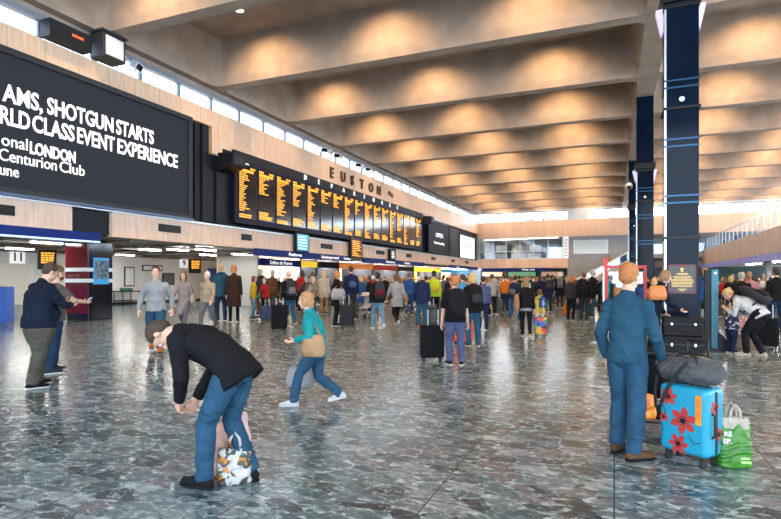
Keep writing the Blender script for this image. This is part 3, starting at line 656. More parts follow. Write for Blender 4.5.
for k in range(20): x=k*.37; z=4.1*x/7.4; b.box(x,x+.37,.2,1.7,z-.2,z+.1)
b.build('steps',DGREY,t)
b=MB(); b.box(ex0+8,24,ES-1,BY-.1,3.7,4.1); struct('floor.002',b,GREYP)
b=MB(); b.box(ex0+8,MX,ES-1.0,ES-.9,4.1,5.1); tag(b.build('glass_balustrade',PANEB),'glass balustrade at the head of the escalator behind the pillars','balustrade')
# mezzanine railing
t=thing('mezzanine_railing','glass railing with steel posts along the right mezzanine','railing',(MX+.1,my0,4.42)); L=my1-my0-3
b=MB(); b.box(-.03,.03,0,L,1.0,1.06); b.build('handrail',STEEL,t)
for k in range(int(L/1.5)+1): b=MB(); b.box(-.025,.025,k*1.5-.025,k*1.5+.025,0,1.0); b.build('post',STEEL,t)
b=MB(); b.box(-.006,.006,0,L,.05,.98); b.build('glass',PANE,t)
rr=random.Random(9)
for k in range(9):
    y=24+k*4; x=MX+1.6+rr.uniform(0,1.5); cc=['white','red','dark brown','pale green','grey','black','orange','cream','steel'][k]; cv=[(.8,.8,.8),(.5,.05,.03),(.1,.05,.03),(.4,.5,.35),(.3,.3,.32),(.03,.03,.03),(.7,.25,.04),(.7,.65,.5),(.45,.47,.5)][k]
    t=thing('cafe_table',cc+' cafe table on the right mezzanine','table',(x,y,3.6)); m=M('cafe_'+cc,cv,.5)
    b=MB(); b.cyl((0,0,1.02),(0,0,1.07),.55,20); b.build('tabletop',m,t); b=MB(); b.cyl((0,0,0),(0,0,1.02),.05); b.cyl((0,0,0),(0,0,.04),.3); b.build('pedestal',DGREY,t)
# shops right
for k,(y,col,nm,cn) in enumerate([(22,(.9,.5,.2),'orange lit','o'),(29,(.15,.5,.35),'green','g'),(36,(.9,.85,.8),'white lit','w'),(43,(.5,.08,.05),'red','r'),(50,(.9,.6,.3),'amber','a'),(57,(.3,.5,.9),'blue lit','b')]):
    t=thing('mezzanine_shop',nm+' shopfront under the right mezzanine','shop',(15.1,y,0)); b=MB(); b.box(-.1,.0,-3,3,0,2.9); b.build('shopfront',DGREY,t)
    b=MB(); b.box(-.2,-.1,-2.8,2.8,2.2,2.7); b.build('fascia',M('fascia_'+cn,col,.5,0,.8),t); b=MB(); b.box(-.15,-.1,-2.6,2.6,.5,2.1); b.build('shop_window',M('win_'+cn,tuple(.5*c for c in col),.15,0,.5,.8,1.5),t)
    q=thing('ceiling_panel_light','ceiling light in front of the '+nm+' shopfront on the right','ceiling light',(11.5,y,2.9)); b=MB(); b.box(-.3,.3,-1.4,1.4,-.04,0); b.build('lens',STRIP,q)
for i,y in enumerate((33,47)):
    b=MB(); b.cyl((MX+2.2,y,0),(MX+2.2,y,3.0),.25,20); tag(b.build('round_column',GREYP,smooth=True),['nearer','farther'][i]+' round grey column under the right mezzanine','column')
# ================================================================ PEOPLE
SK=[M('skin_light',(.62,.36,.26),.55),M('skin_mid',(.50,.28,.19),.55),M('skin_brown',(.26,.13,.08),.55)]
def hairm(nm): return M('hair_'+nm.replace(' ','_'),{'dark brown':(.045,.025,.015),'black':(.012,.01,.01),'brown':(.12,.06,.03),'blond':(.55,.36,.16),'ginger':(.42,.15,.04),'grey':(.38,.37,.36),'white':(.70,.68,.66),'light brown':(.25,.14,.07),'sandy':(.38,.2,.08)}[nm],.7,0,0,.35,60,.5,120)
COL={'black':(.014,.014,.017),'navy':(.018,.03,.085),'dark navy':(.012,.018,.04),'blue':(.03,.10,.33),'light grey':(.42,.43,.45),'grey':(.17,.175,.19),'charcoal':(.045,.048,.055),'dark brown':(.05,.028,.02),'brown':(.16,.08,.04),'tan':(.50,.30,.16),'beige':(.52,.42,.28),'olive':(.14,.12,.075),'denim blue':(.035,.105,.19),'pale denim':(.20,.34,.48),'dark denim':(.022,.05,.11),'teal':(.02,.34,.36),'red':(.5,.03,.03),'maroon':(.14,.015,.025),'green':(.04,.2,.08),'yellow':(.8,.55,.03),'lime yellow':(.62,.78,.05),'orange':(.8,.2,.03),'pink':(.65,.30,.32),'mauve grey':(.38,.31,.31),'white':(.75,.75,.76),'cream':(.62,.56,.46),'steel blue':(.03,.10,.165),'sky blue':(.10,.38,.68),'grey blue':(.10,.12,.24),'khaki':(.105,.10,.08),'purple':(.18,.06,.28),'taupe':(.145,.135,.12),'dark green':(.02,.07,.05),'turquoise':(.03,.42,.55)}
def cm(n): return fab('cloth_'+n.replace(' ','_'),tuple(c*.62 for c in COL[n])) if n in COL else n
def ik(a,b,l1,l2,hint):
    a=Vector(a);b=Vector(b);d=b-a; L=min(d.length,.998*(l1+l2)); L=max(L,abs(l1-l2)+.02); d.normalize()
    x=(l1*l1-l2*l2+L*L)/(2*L); h=math.sqrt(max(0,l1*l1-x*x)); hp=Vector(hint); hp=hp-d*hp.dot(d)
    hp=hp.normalized() if hp.length>1e-5 else Vector((0,1,0))
    return a+d*x+hp*h, a+d*L
def lerp(a,b,t): return a+(b-a)*t
def hand(b,W,d,side,palm,S,curl=.5,q=1):
    """palm plus five fingers. W wrist, d forearm/hand direction, side = towards the thumb, palm = palm normal"""
    d=d.normalized(); side=(side-d*side.dot(d)).normalized(); palm=d.cross(side) if palm is None else palm
    palm=(palm-d*palm.dot(d)-side*palm.dot(side)); palm=palm.normalized() if palm.length>1e-4 else d.cross(side)
    n=8 if q>1 else 6
    b.loft([W-d*.02*S,W+d*.03*S,W+d*.085*S],[(.026*S,.02*S),(.040*S,.019*S),(.043*S,.015*S)],side=side,n=10,cap=.8)
    for i,(off,L) in enumerate(((.032,.072),(.011,.082),(-.011,.076),(-.031,.060))):
        p=W+d*(.082-.004*abs(i-1))*S+side*off*S; L*=S; a=0; pts=[p-d*.02*S,p]
        for k,f in enumerate((.45,.32,.23)):
            a+=curl*(.55 if k==0 else .75); dr=d*math.cos(a)+palm*math.sin(a)+side*(off*1.6); pts.append(pts[-1]+dr.normalized()*L*f)
        b.loft(pts,[.0095*S,.0095*S,.009*S,.0082*S,.007*S],side=side,n=n,cap=.8)
    p=W+d*.022*S+side*.028*S; pts=[p-side*.012*S]
    for k,(f,aa) in enumerate(((.03,.9),(.028,.65),(.026,.4))): pts.append(pts[-1]+(d*math.cos(aa)+side*math.sin(aa)+palm*(.25+.3*curl)).normalized()*f*S*1.15)
    b.loft(pts,[.014*S,.012*S,.0105*S,.0085*S],side=side,n=n,cap=.8)
def person(name_label,loc,rz,H=1.75,w=1.0,skin=0,hair='brown',style='short',top='black',bot='denim blue',shoe='black',sole='white',
           lod=2,lp=0,lc=4,hp=0,hy=0,pel=(0,0),drop=0.0,fl=None,fr=None,hl=None,hr=None,el=None,er=None,hem=.07,coat=0,belly=0,sleeve='long',
           hood=None,beard=False,glasses=False,group=None,cat='person',fit=1.0,curl=.45,skirt=False,female=False,kd=None,kl=None,kr=None,collar=True,cap=None,under=None):
    """local frame: faces +Y, left = -X. feet (x,y,z,yaw)."""
    S=H/1.75; t=thing('person',name_label,cat,loc,rz,group)
    vx={1:.034,2:.019,3:.009}[lod]; n=10 if lod==1 else 14
    SH=(.155 if female else .175)*w**.5
    P=Vector((pel[0]*S,pel[1]*S,.925*S-drop*S))
    fl=fl or (-.11,.02,0,8); fr=fr or (.11,-.02,0,-8)
    # spine
    ang=[lp,lp+(lc-lp)*.25,lp+(lc-lp)*.6,lc,lc]; seg=[.10,.13,.12,.13]
    pts=[P]; 
    for a,s in zip(ang[1:],seg): pts.append(pts[-1]+Vector((0,math.sin(R(a)),math.cos(R(a))))*s*S)
    pd=Vector((0,math.sin(R(lp)),math.cos(R(lp)))); up=Vector((0,math.sin(R(lc)),math.cos(R(lc)))); fw=Vector((0,up.z,-up.y)); rt=Vector((1,0,0))
    N=pts[-1]+up*.045*S
    na=(lc*.5+hp*.5) if abs(lc)<40 else (lc*.6+hp*.4)
    nd=Vector((0,math.sin(R(na+6)),math.cos(R(na+6))))
    Rh=Matrix.Rotation(R(hy),3,'Z')@Matrix.Rotation(-R(hp),3,'X')
    HC=N+nd*.10*S+(Rh@Vector((0,.012,.075)))*S
    HP=lambda x,y,z: HC+Rh@(Vector((x,y,z))*S)
    prof=[(.165,.118),(.152 if not female else .138,.108),(.158,.115),(.168,.118),(.125,.085)]
    prof=[(a*w*S*(.93 if female else 1),c*(w**1.1)*S) for a,c in prof]
    # legs
    legs=[]
    for sx,f,kk in ((-1,fl,kl),(1,fr,kr)):
        hipj=P+Vector((sx*.085*S*w**.5,0,-.03*S)); A=Vector((f[0]*S,f[1]*S-.04*S,f[2]*S+.085*S)); yaw=R(f[3])
        hint=kk or (math.sin(-yaw)*.5+sx*.12,1,.1)
        K,A2=ik(hipj,A,.415*S,.405*S,hint); legs.append((hipj,K,A2,yaw,f[2]*S))
    arms=[]
    for sx,h,e in ((-1,hl,el),(1,hr,er)):
        sj=pts[3]+up*.085*S+rt*sx*SH*S-fw*.005*S
        if h is None: tgt=sj+Vector((sx*.07,.04,-.535))*S
        else: tgt=Vector(h)*S
        E,Wr=ik(sj,tgt,.285*S,.255*S,e or (sx*.5,-1,-.2)); arms.append((sj,E,Wr,sx))
    # ------------- body: one continuous surface
    b=MB(); k=.9
    b.loft([P-pd*.02*S]+pts+[N],[(.09*S,.07*S)]+[(a*.76/w**.4,c*.72/w**.5) for a,c in prof[:4]]+[(.10*S,.06*S),(.058*S,.056*S)],n=n)
    b.loft([N-up*.03*S,N+nd*.06*S,HC-(Rh@Vector((0,.0,.03)))*S],[.062*S*w**.3,.056*S*w**.3,.055*S],n=n)
    b.ell(HP(0,-.012,.028),(.077*S,.096*S,.094*S),Rh,n=16); b.ell(HP(0,.022,-.045),(.060*S*w**.35,.066*S,.070*S),Rh,n=14)
    if lod>1 or True:
        b.loft([HP(0,.082,.02),HP(0,.104,-.018),HP(0,.092,-.03)],[.010*S,.0165*S,.014*S],n=8)
        b.ell(HP(0,.072,-.085),(.026*S,.022*S,.02*S),Rh,n=8)
        for sx in (-1,1): b.ell(HP(sx*.078,-.008,-.012),(.011*S,.02*S,.032*S),Rh,n=8)
    if lod==3:
        b.loft([HP(-.035,.078,.026),HP(0,.086,.026),HP(.035,.078,.026)],[.009*S,.010*S,.009*S],side=(0,0,1),n=8)
        for z in (-.052,-.064): b.loft([HP(-.022,.080,z),HP(0,.088,z),HP(.022,.080,z)],[.006*S]*3,side=(0,0,1),n=6)
    for hj,K,A,yaw,fz in legs:
        b.loft([hj-Vector((0,0,.04*S)),lerp(hj,K,.5),K,lerp(K,A,.35),A],[.066*S*w**.4,.062*S*w**.4,.05*S,.05*S,.034*S],n=n,cap=.4)
        fd=Vector((math.sin(-yaw),math.cos(yaw),-min(.9,fz*2.2/S))).normalized()
        b.loft([A-Vector((0,0,.03*S)),A+fd*.10*S-Vector((0,0,.045*S))],[.03*S,.03*S],n=8)
    for sj,E,Wr,sx in arms:
        b.loft([sj,lerp(sj,E,.5),E,lerp(E,Wr,.35),Wr],[.040*S*w**.4,.042*S*w**.4,.037*S,.038*S,.026*S],n=n)
        d=(Wr-E).normalized()
        sidev=Vector((-sx*.6,.8,0)) if abs(d.z)>.7 else Vector((-sx,0,.35))
        palm=Vector((-sx,0,0)) if abs(d.z)>.7 else Vector((-sx*.3,0,-1) if h is None else (-sx*.4,0,1))
        if lod>1: hand(b,Wr,d,sidev,palm,S,curl,lod)
        else: hand(b,Wr,d,sidev,palm,S*1.1,curl,1)
    body=b.build('body',SK[skin],t,smooth=True,vox=vx if lod<3 else .0065,sm=1 if lod>1 else 1)
    # ------------- trousers / skirt
    g=.0 if lod>1 else .012
    wr={1:0,2:.004,3:.008}[lod]
    b=MB(); q=S*fit
    b.loft([P-pd*.10*S,P-pd*.03*S,P+pd*.05*S,pts[1]],[(.13*S*w,.105*S*w),(.180*S*w,.132*S*w),(.172*S*w,.128*S*w),(prof[1][0]+.01,prof[1][1]+.01)],n=n,cap=.3); b.ell(P-pd*.02*S-Vector((0,pd.z,-pd.y))*.045*S,(.140*S*w,.080*S*w,.10*S))
    for hj,K,A,yaw,fz in legs:
        b.loft([hj+Vector((0,0,.02*S)),lerp(hj,K,.25),lerp(hj,K,.6),K,lerp(K,A,.35),lerp(K,A,.75),A+Vector((0,-.005,-.015*S))],[.098*S*w**.7,.098*q*w**.7,.084*q*w**.6,.070*q,.068*q,.062*q,.060*q],n=n,cap=0); b.ell(hj+Vector((0,0,.01)),(.1*S*w**.7,.1*S*w**.7,.1*S*w**.7))
    b.build('trousers',cm(bot),t,smooth=True,vox=vx,sm=2,wr=wr*1.3)
    if skirt:
        b=MB(); b.loft([P-pd*.5*S,P-pd*.1*S,pts[1]],[(.24*S*w,.2*S*w),(.2*S*w,.15*S*w),(prof[1][0]+.03,prof[1][1]+.03)],n=18,cap=0); b.build('skirt',cm(top),t,smooth=True,vox=vx,sm=2)
    # ------------- top
    b=MB(); o=.017*S if lod>1 else .022*S; ext=hem+coat
    hm=P-pd*(ext)*S+Vector((0,0,0))
    ringp=[hm]; ringr=[(prof[0][0]+.03*S+coat*.10*S,prof[0][1]+.035*S+coat*.12*S)]
    if coat>.1: ringp.append(P-pd*.05*S); ringr.append((prof[0][0]+.035*S,prof[0][1]+.035*S))
    ringp+=[P+pd*.03*S]+pts[1:]+[pts[4]+up*.04*S,N+up*.01*S]; ringr+=[(prof[0][0]+.022*S,prof[0][1]+.022*S)]+[(a+o,c+o) for a,c in prof[1:4]]+[(SH*S*.92,.092*S*w**.5),(SH*S*.62,.075*S),(.072*S,.070*S)]
    b.loft(ringp,ringr,n=n+4,cap=0)
    if belly: b.ell(lerp(pts[0],pts[1],.9)+fw*.075*S*w,(.155*S*w,.10*S*belly,.16*S),None,n=16)
    if collar: b.loft([N+up*.0*S-fw*.004*S,N+nd*.045*S-fw*.006*S],[.074*S,.066*S],n=n,cap=.15)
    for sj,E,Wr,sx in arms:
        ks=w**.5; b.ell(sj,(.072*S*ks,.070*S*ks,.070*S*ks))
        if sleeve=='long': b.loft([sj-rt*sx*.035*S+up*.0*S,sj,lerp(sj,E,.5),E,lerp(E,Wr,.5),lerp(E,Wr,.93)],[.068*S*ks,.068*S*ks,.060*S*ks,.052*S,.046*S,.040*S],n=n,cap=.5)
        else: b.loft([sj-rt*sx*.035*S,sj,lerp(sj,E,.45),lerp(sj,E,.8)],[.068*S*ks,.068*S*ks,.064*S*ks,.062*S*ks],n=n,cap=.3)
    if hood: b.loft([N+up*.0-fw*.07*S+rt*-.09*S,N+up*.02*S-fw*.10*S,N-fw*.07*S+rt*.09*S],[.045*S,.055*S,.045*S],n=10)
    tp=b.build('jacket' if coat or top in('black','navy') else 'top',cm(top),t,smooth=True,vox=vx,sm=2,wr=wr)
    if under:
        b=MB(); b.loft([P-pd*(ext+.09)*S,P],[(prof[0][0]+.012*S,prof[0][1]+.012*S),(prof[0][0]+.01,prof[0][1]+.01)],n=n+4,cap=0); b.build('shirt_hem',cm(under),t,smooth=True,vox=vx,sm=1)
    # ------------- shoes
    for hj,K,A,yaw,fz in legs:
        a0=A-Vector((0,0,.085*S)); pit=min(1.0,fz*3.0/S)
        fd=Vector((math.sin(-yaw)*math.cos(pit),math.cos(yaw)*math.cos(pit),-math.sin(pit))); upv=Vector((0,0,1)) if pit<.05 else (fd.cross(Vector((math.cos(yaw),math.sin(yaw),0)))*-1).normalized()
        sd=Vector((math.cos(yaw),math.sin(yaw),0))
        if pit>=.05: a0=A-upv*.085*S
        Xp=lambda y,z: a0+fd*y*S+upv*z*S
        b=MB(); b.loft([Xp(-.055,.045),Xp(-.02,.055),Xp(.05,.055),Xp(.12,.042),Xp(.185,.036)],[(.036*S,.034*S),(.042*S,.048*S),(.043*S,.046*S),(.05*S,.034*S),(.04*S,.024*S)],side=sd,n=12,cap=.8)
        b.loft([Xp(-.01,.06),Xp(-.01,.10)],[.042*S,.04*S],n=10,cap=.2)
        sh=b.build('shoe',cm(shoe),t,smooth=True)
        b=MB(); b.loft([Xp(-.075,.013),Xp(-.02,.013),Xp(.05,.013),Xp(.13,.013),Xp(.205,.013)],[(.028*S,.013*S),(.042*S,.013*S),(.041*S,.013*S),(.052*S,.013*S),(.032*S,.013*S)],side=sd,n=14,cap=.6,sq=1.5); b.build('sole',cm(sole),sh,smooth=True)
    # ------------- hair / hat
    if style!='bald' or cap:
        hmt=hairm(hair); b=MB(); qn=20 if lod>1 else 12
        b.ell(HP(0,-.026,.042),(.084*S,.098*S,.094*S),Rh,n=qn)
        if style=='short': b.ell(HP(0,-.055,-.005),(.073*S,.062*S,.065*S),Rh,n=qn)
        if style in('long','bob'):
            Ld=.19 if style=='long' else .10
            b.ell(HP(0,-.045,-.02),(.090*S,.082*S,.09*S),Rh,n=qn)
            b.loft([HP(0,-.05,.0),HP(0,-.065,-.08),HP(0,-.075,-Ld)],[(.088*S,.065*S),(.092*S,.05*S),(.07*S,.03*S)],side=rt,n=12)
            for sx in (-1,1): b.loft([HP(sx*.07,.02,.04),HP(sx*.082,.012,-.04),HP(sx*.078,.0,-Ld*.8)],[.022*S,.024*S,.016*S],n=8)
        if style=='bun': b.ell(HP(0,-.05,0),(.078*S,.072*S,.07*S),Rh,n=qn); b.ell(HP(0,-.11,.07),(.04*S,.04*S,.04*S),None,n=10)
        if style=='ponytail': b.ell(HP(0,-.05,0),(.078*S,.072*S,.07*S),Rh,n=qn); b.loft([HP(0,-.10,.05),HP(0,-.15,.0),HP(0,-.14,-.12)],[.025*S,.035*S,.015*S],n=10)
        b.build('hair',hmt,t,smooth=True,vox=vx*.9 if lod<3 else .008,sm=1,wr=.003*S if lod>1 else 0,wf=30)
    if cap:
        b=MB(); b.ell(HP(0,-.02,.055),(.09*S,.104*S,.09*S),Rh,n=16); b.loft([HP(-.06,.08,.04),HP(0,.10,.035),HP(.06,.08,.04)],[.02*S,.025*S,.02*S],n=8); b.build('hat',cm(cap),t,smooth=True,vox=vx,sm=1)
    if lod==3:
        for sx in (-1,1):
            b=MB(); b.ell(HP(sx*.031,.077,.004),(.0125*S,.0115*S,.010*S),Rh,n=12); e=b.build('eye',M('eye_white',(.75,.73,.7),.2),t,smooth=True)
            b=MB(); b.ell(HP(sx*.031,.0865,.004),(.0055*S,.003*S,.0055*S),Rh,n=10); b.build('iris',M('iris',(.03,.03,.03),.2),e,smooth=True)
            b=MB(); b.loft([HP(sx*.014,.087,.026),HP(sx*.032,.086,.031),HP(sx*.05,.076,.026)],[.0045*S]*3,n=6); b.build('eyebrow',hairm(hair),t,smooth=True)
        b=MB(); b.loft([HP(-.022,.084,-.058),HP(0,.093,-.058),HP(.022,.084,-.058)],[(.004*S,.004*S)]*3,n=6); b.build('mouth',M('lips',(.38,.14,.12),.5),t,smooth=True)
    if beard:
        b=MB(); b.ell(HP(0,.028,-.062),(.062*S,.068*S,.060*S),Rh,n=16); b.build('beard',hairm(hair),t,smooth=True)
    if glasses:
        b=MB()
        for sx in (-1,1):
            c=HP(sx*.032,.098,.004); 
            for i in range(10):
                a0,a1=2*math.pi*i/10,2*math.pi*(i+1)/10
                b.tube([c+Rh@Vector((math.cos(a0)*.022*S,0,math.sin(a0)*.018*S)),c+Rh@Vector((math.cos(a1)*.022*S,0,math.sin(a1)*.018*S))],.0025*S,6)
            b.tube([HP(sx*.054,.095,.008),HP(sx*.086,.0,.006)],.0028*S,6)
        b.tube([HP(-.01,.098,.008),HP(.01,.098,.008)],.003*S,6); b.build('glasses',BLACK,t)
    t2={'P':P,'pts':pts,'up':up,'fw':fw,'N':N,'HC':HC,'arms':arms,'legs':legs,'S':S,'w':w,'rz':rz,'loc':Vector(loc)}
    PEO.append(t2); return t,t2
PEO=[]
def W2(i,v): return i['loc']+Matrix.Rotation(i['rz'],3,'Z')@Vector(v)
def bearing(p): return math.atan2(-p.x,p.y)
def PP(x,y,ytop,ang,label,**k):
    """person with feet on the floor at photo point (x,y), head top at ytop; ang 0 = back to us, 90 = facing left, 180 = facing us"""
    p=gp(x,y-1); H=k.pop('H',None) or depth(p)*(y-1-ytop)/F
    return person(label,p,bearing(p)+R(ang),H=H,**k)
# ---------------------------------------------------------------- bags
def backpack(i,col,label,sc=1,accent=None):
    S=i['S']; t=thing('backpack',label,'backpack',W2(i,(0,0,0)),i['rz'])
    up,fw=i['up'],i['fw']; c=i['pts'][3]-up*.06*S-fw*(.118*i['w']**1.1+.10*sc)*S
    X=Matrix(((1,0,0,c.x),(0,fw.y,up.y,c.y),(0,fw.z,up.z,c.z),(0,0,0,1)))
    hw,hd,hh=.155*sc*S,.075*sc*S,.235*sc*S; m=cm(col)
    V=lambda x,y,z:(X@Vector((x,y,z)))
    b=MB(); b.loft([V(0,0,-hh),V(0,-.01,-hh*.5),V(0,-.01,hh*.3),V(0,.01,hh*.85),V(0,.02,hh)],[(hw*.9,hd*.9),(hw,hd*1.05),(hw*.95,hd),(hw*.75,hd*.75),(hw*.45,hd*.4)],side=(1,0,0),n=16,cap=.3,sq=1.2)
    b.build('pack_body',m,t,smooth=True)
    b=MB(); b.loft([V(0,-hd*1.0,-hh*.75),V(0,-hd*1.15,-hh*.4),V(0,-hd*1.0,hh*.02)],[(hw*.72,hd*.4),(hw*.78,hd*.5),(hw*.6,hd*.35)],side=(1,0,0),n=14,cap=.4,sq=1.2); b.build('front_pocket',cm(accent) if accent else m,t,smooth=True)
    for sx in (-1,1):
        b=MB(); th=(.118*i['w']**1.1*2+.10)*S
        b.tube([V(sx*.10*S,hd*.6,hh*.75),V(sx*.11*S,hd+.03*S,hh+.0*S),V(sx*.115*S,hd+th*.5,hh*1.02),V(sx*.125*S,hd+th,hh*.45),V(sx*.15*S,hd+th*.8,-hh*.2),V(sx*.15*S,hd*.6,-hh*.6)],.016*S); b.build('strap',cm(accent) if accent else BLACK,t,smooth=True)
    b=MB(); b.tube([V(-.04*S,0,hh),V(0,0,hh+.04*S),V(.04*S,0,hh)],.008*S); b.build('grab_loop',BLACK,t)
    return t
def suitcase(loc,rz,w,d,h,col,label,handle=.35,rib=True,mat=None,wheel=.055,tilt=0):
    t=thing('suitcase',label,'suitcase',loc,rz); m=mat or cm(col)
    if tilt: t.rotation_euler=(tilt,0,rz)
    z0=wheel*1.3
    b=MB(); r=min(w,d)*.16
    for k,(ww,dd,za,zb) in enumerate(((w,d,z0,z0+h),)): b.box(-ww/2,ww/2,-dd/2,dd/2,za,zb)
    s=b.build('shell',m,t,bev=r)
    if rib:
        nr=9 if h>.4 else 6
        for sy in (-1,1):
            b=MB()
            for k in range(nr): z=z0+h*(.12+.76*k/(nr-1)); b.box(-w*.42,w*.42,sy*d/2-.012,sy*d/2+.014,z-h*.022,z+h*.022)
            b.build('ribbing',m,s)
    b=MB(); b.box(-w/2-.006,w/2+.006,-.014,.014,z0+.03,z0+h-.03); b.box(-w/2+.03,w/2-.03,-.014,.014,z0-.004,z0+h+.004); b.build('zip',RUB,t)
    b=MB(); b.tube([(-.09,0,z0+h),(-.08,0,z0+h+.03),(.08,0,z0+h+.03),(.09,0,z0+h)],.011); b.build('carry_handle',RUB,t,smooth=True)
    if handle:
        b=MB(); yy=-d/2+.03
        for sx in (-1,1): b.tube([(sx*w*.22,yy,z0+h-.01),(sx*w*.22,yy,z0+h+handle)],.008)
        b.build('pull_rods',STEEL,t); b=MB(); b.tube([(-w*.25,yy,z0+h+handle),(w*.25,yy,z0+h+handle)],.014); b.build('pull_grip',RUB,t)
    for sx in (-1,1):
        for sy in (-1,1):
            b=MB(); b.cyl((sx*(w/2-.06)-.015,sy*(d/2-.05),wheel/2+.003),(sx*(w/2-.06)+.015,sy*(d/2-.05),wheel/2+.003),wheel/2+.003,14); b.box(sx*(w/2-.06)-.02,sx*(w/2-.06)+.02,sy*(d/2-.05)-.02,sy*(d/2-.05)+.02,wheel*.8,z0+.03); b.build('wheel',RUB,t)
    return t
def handbag(i,side,col,label,w=.30,h=.24,z=None,long=True,mat=None,y=0):
    """shoulder or hand bag hanging at the side of a person"""
    S=i['S']; a=i['arms'][0 if side<0 else 1]; t=thing('handbag',label,'bag',W2(i,(0,0,0)),i['rz']); m=mat or cm(col)
    if long: top=a[0]+Vector((-side*.02,0,.07*S)); c=Vector((a[0].x+side*.10*S*i['w'],i['P'].y-.02+y,i['P'].z+(z or .02)))
    else: top=a[2]+Vector((0,.02,-.05*S)); c=Vector((a[2].x+side*.02,a[2].y+.02+y,a[2].z-.12-h/2-.12))
    b=MB(); b.loft([c+Vector((0,0,-h/2)),c+Vector((0,0,-h*.2)),c+Vector((0,0,h*.25)),c+Vector((0,0,h/2))],[(w*.47,.06),(w*.52,.075),(w*.45,.06),(w*.38,.035)],side=(0,1,0),n=16,cap=.25,sq=1.3); b.build('bag_body',m,t,smooth=True)
    for o in ((-.03,.03) if not long else (0,)):
        b=MB(); b.tube([c+Vector((o,-w*.33,h*.45)),lerp(c,top,.55)+Vector((o,-.05,.02)),top,lerp(c,top,.55)+Vector((o,.05,.02)),c+Vector((o,w*.33,h*.45))],.009); b.build('strap',m,t,smooth=True)
    return t
# walking foot presets
WK=dict(fl=(-.08,.30,0,4),fr=(.08,-.30,.10,-4),drop=.045,lc=5,hl=(-.27,-.10,.80),hr=(.27,.28,.86))
WK2=dict(fr=(.08,.30,0,-4),fl=(-.08,-.30,.10,4),drop=.045,lc=5,hr=(.27,-.10,.80),hl=(-.27,.28,.86))
def K(**k): return k
# ================= foreground figures
# man A with phone, big build
t,i=PP(39,388,261,-66,'heavily built man in black sweater and khaki trousers, looking down at his phone',lod=3,w=1.42,hair='dark brown',top='dark navy',bot='khaki',shoe='black',sole='white',lc=8,hp=32,hy=-8,belly=1.5,glasses=True,fit=1.28,
  hl=(-.05,.36,1.17),hr=(.10,.38,1.13),el=(-1,-.3,-.7),er=(1,-.3,-.7),fl=(-.14,.08,0,14),fr=(.12,-.10,0,-12),hem=.09,curl=.9)
pA=i
def phone(i,sx,label,case='black'):
    a=i['arms'][sx]; p=a[2]+(a[2]-a[1]).normalized()*.10*i['S']; t=thing('phone',label,'phone',W2(i,p+Vector((0,0,.035))),i['rz']); X=Matrix.Rotation(R(40),4,'X')
    b=MB(); b.box(-.037,.037,-.075,.075,-.004,.004,X=X); b.build('phone_case',cm(case),t,bev=.002); b=MB(); b.box(-.033,.033,-.070,.070,.004,.0055,X=X); b.build('phone_screen',M('phone_screen',(.35,.5,.55),.2,0,.5),t)
phone(i,1,'phone held in both hands by the man in the black sweater')
t,i=PP(53,374,265,-68,'bearded man in taupe t-shirt and dark jeans holding out a phone, half hidden',lod=3,w=1.15,hair='brown',top='taupe',bot='dark denim',shoe='charcoal',sole='white',lc=4,hp=14,hy=0,beard=True,glasses=True,sleeve='short',
  hl=(-.24,.06,.86),hr=(.10,.44,1.14),er=(1,-.3,-.7),fl=(-.14,.10,0,10),fr=(.10,-.06,0,-10),curl=.8,belly=.9,collar=False)
phone(i,1,'phone with a lit screen held out by the bearded man','white')
# bending man
pb=gp(214,487); 
t,i=person('man in black jacket and blue jeans bending far over a bag at his feet',pb,bearing(pb)+R(58),H=1.74,lod=3,w=1.03,hair='dark brown',top='black',bot='denim blue',shoe='black',sole='black',lp=38,lc=68,hp=100,hy=0,
  pel=(.04,-.15),drop=.035,fl=(-.04,.10,0,-8),fr=(.20,-.16,0,-30),kl=(0,1,.1),kr=(0,1,.1),hl=(-.06,.26,.64),hr=(.14,.24,.62),el=(-.6,-.6,.1),er=(.6,-.6,.1),hem=.12,fit=.98,curl=.9)
bendi=i
# bags between his feet
def softbag(name,label,cat,loc,rz,w,d,h,mat,handles=True,parts=()):
    t=thing(name,label,cat,loc,rz); b=MB(); rr=random.Random(label)
    b.loft([(0,0,.012),(0,0,h*.3),(rr.uniform(-.01,.01),0,h*.7),(0,0,h)],[(w*.5,d*.5),(w*.54,d*.55),(w*.50,d*.45),(w*.48,d*.22)],side=(1,0,0),n=20,cap=.08,sq=2)
    o=b.build('bag_body',mat,t,smooth=True,vox=.008,sm=2,wr=.012,wf=9)
    if handles:
        for sy in (-1,1): b=MB(); b.tube([(-w*.2,sy*.03,h-.02),(-w*.14,sy*.04,h+.10),(0,sy*.045,h+.15),(w*.14,sy*.04,h+.10),(w*.2,sy*.03,h-.02)],.011); b.build('handle',parts[0] if parts else mat,t,smooth=True)
    return t
p=gp(215,474); softbag('paper_bag','crumpled pinkish brown paper bag at the bending man\'s feet, left one','bag',p+Vector((.0,.02,0)),.3,.26,.16,.40,M('kraft_pink',(.50,.30,.24),.8,0,0,.25,6),False)
p=gp(231,484); softbag('carrier_bag','white printed plastic carrier bag on the floor between the bending man\'s feet','bag',p+Vector((.0,.05,0)),.6,.24,.16,.24,plaid_mat('printed_plastic',[(.42,.42,.42),(.36,.36,.38),(.4,.16,.03),(.03,.08,.05),(.45,.44,.42),(.06,.04,.03)],.4,26),True)
p=gp(226,470); softbag('paper_bag','tall pale pink paper bag with greyish print, between the bending man\'s legs','bag',p+Vector((.04,.05,0)),-.2,.26,.16,.46,M('pale_pink_paper',(.58,.42,.40),.8,0,0,.22,7),False)
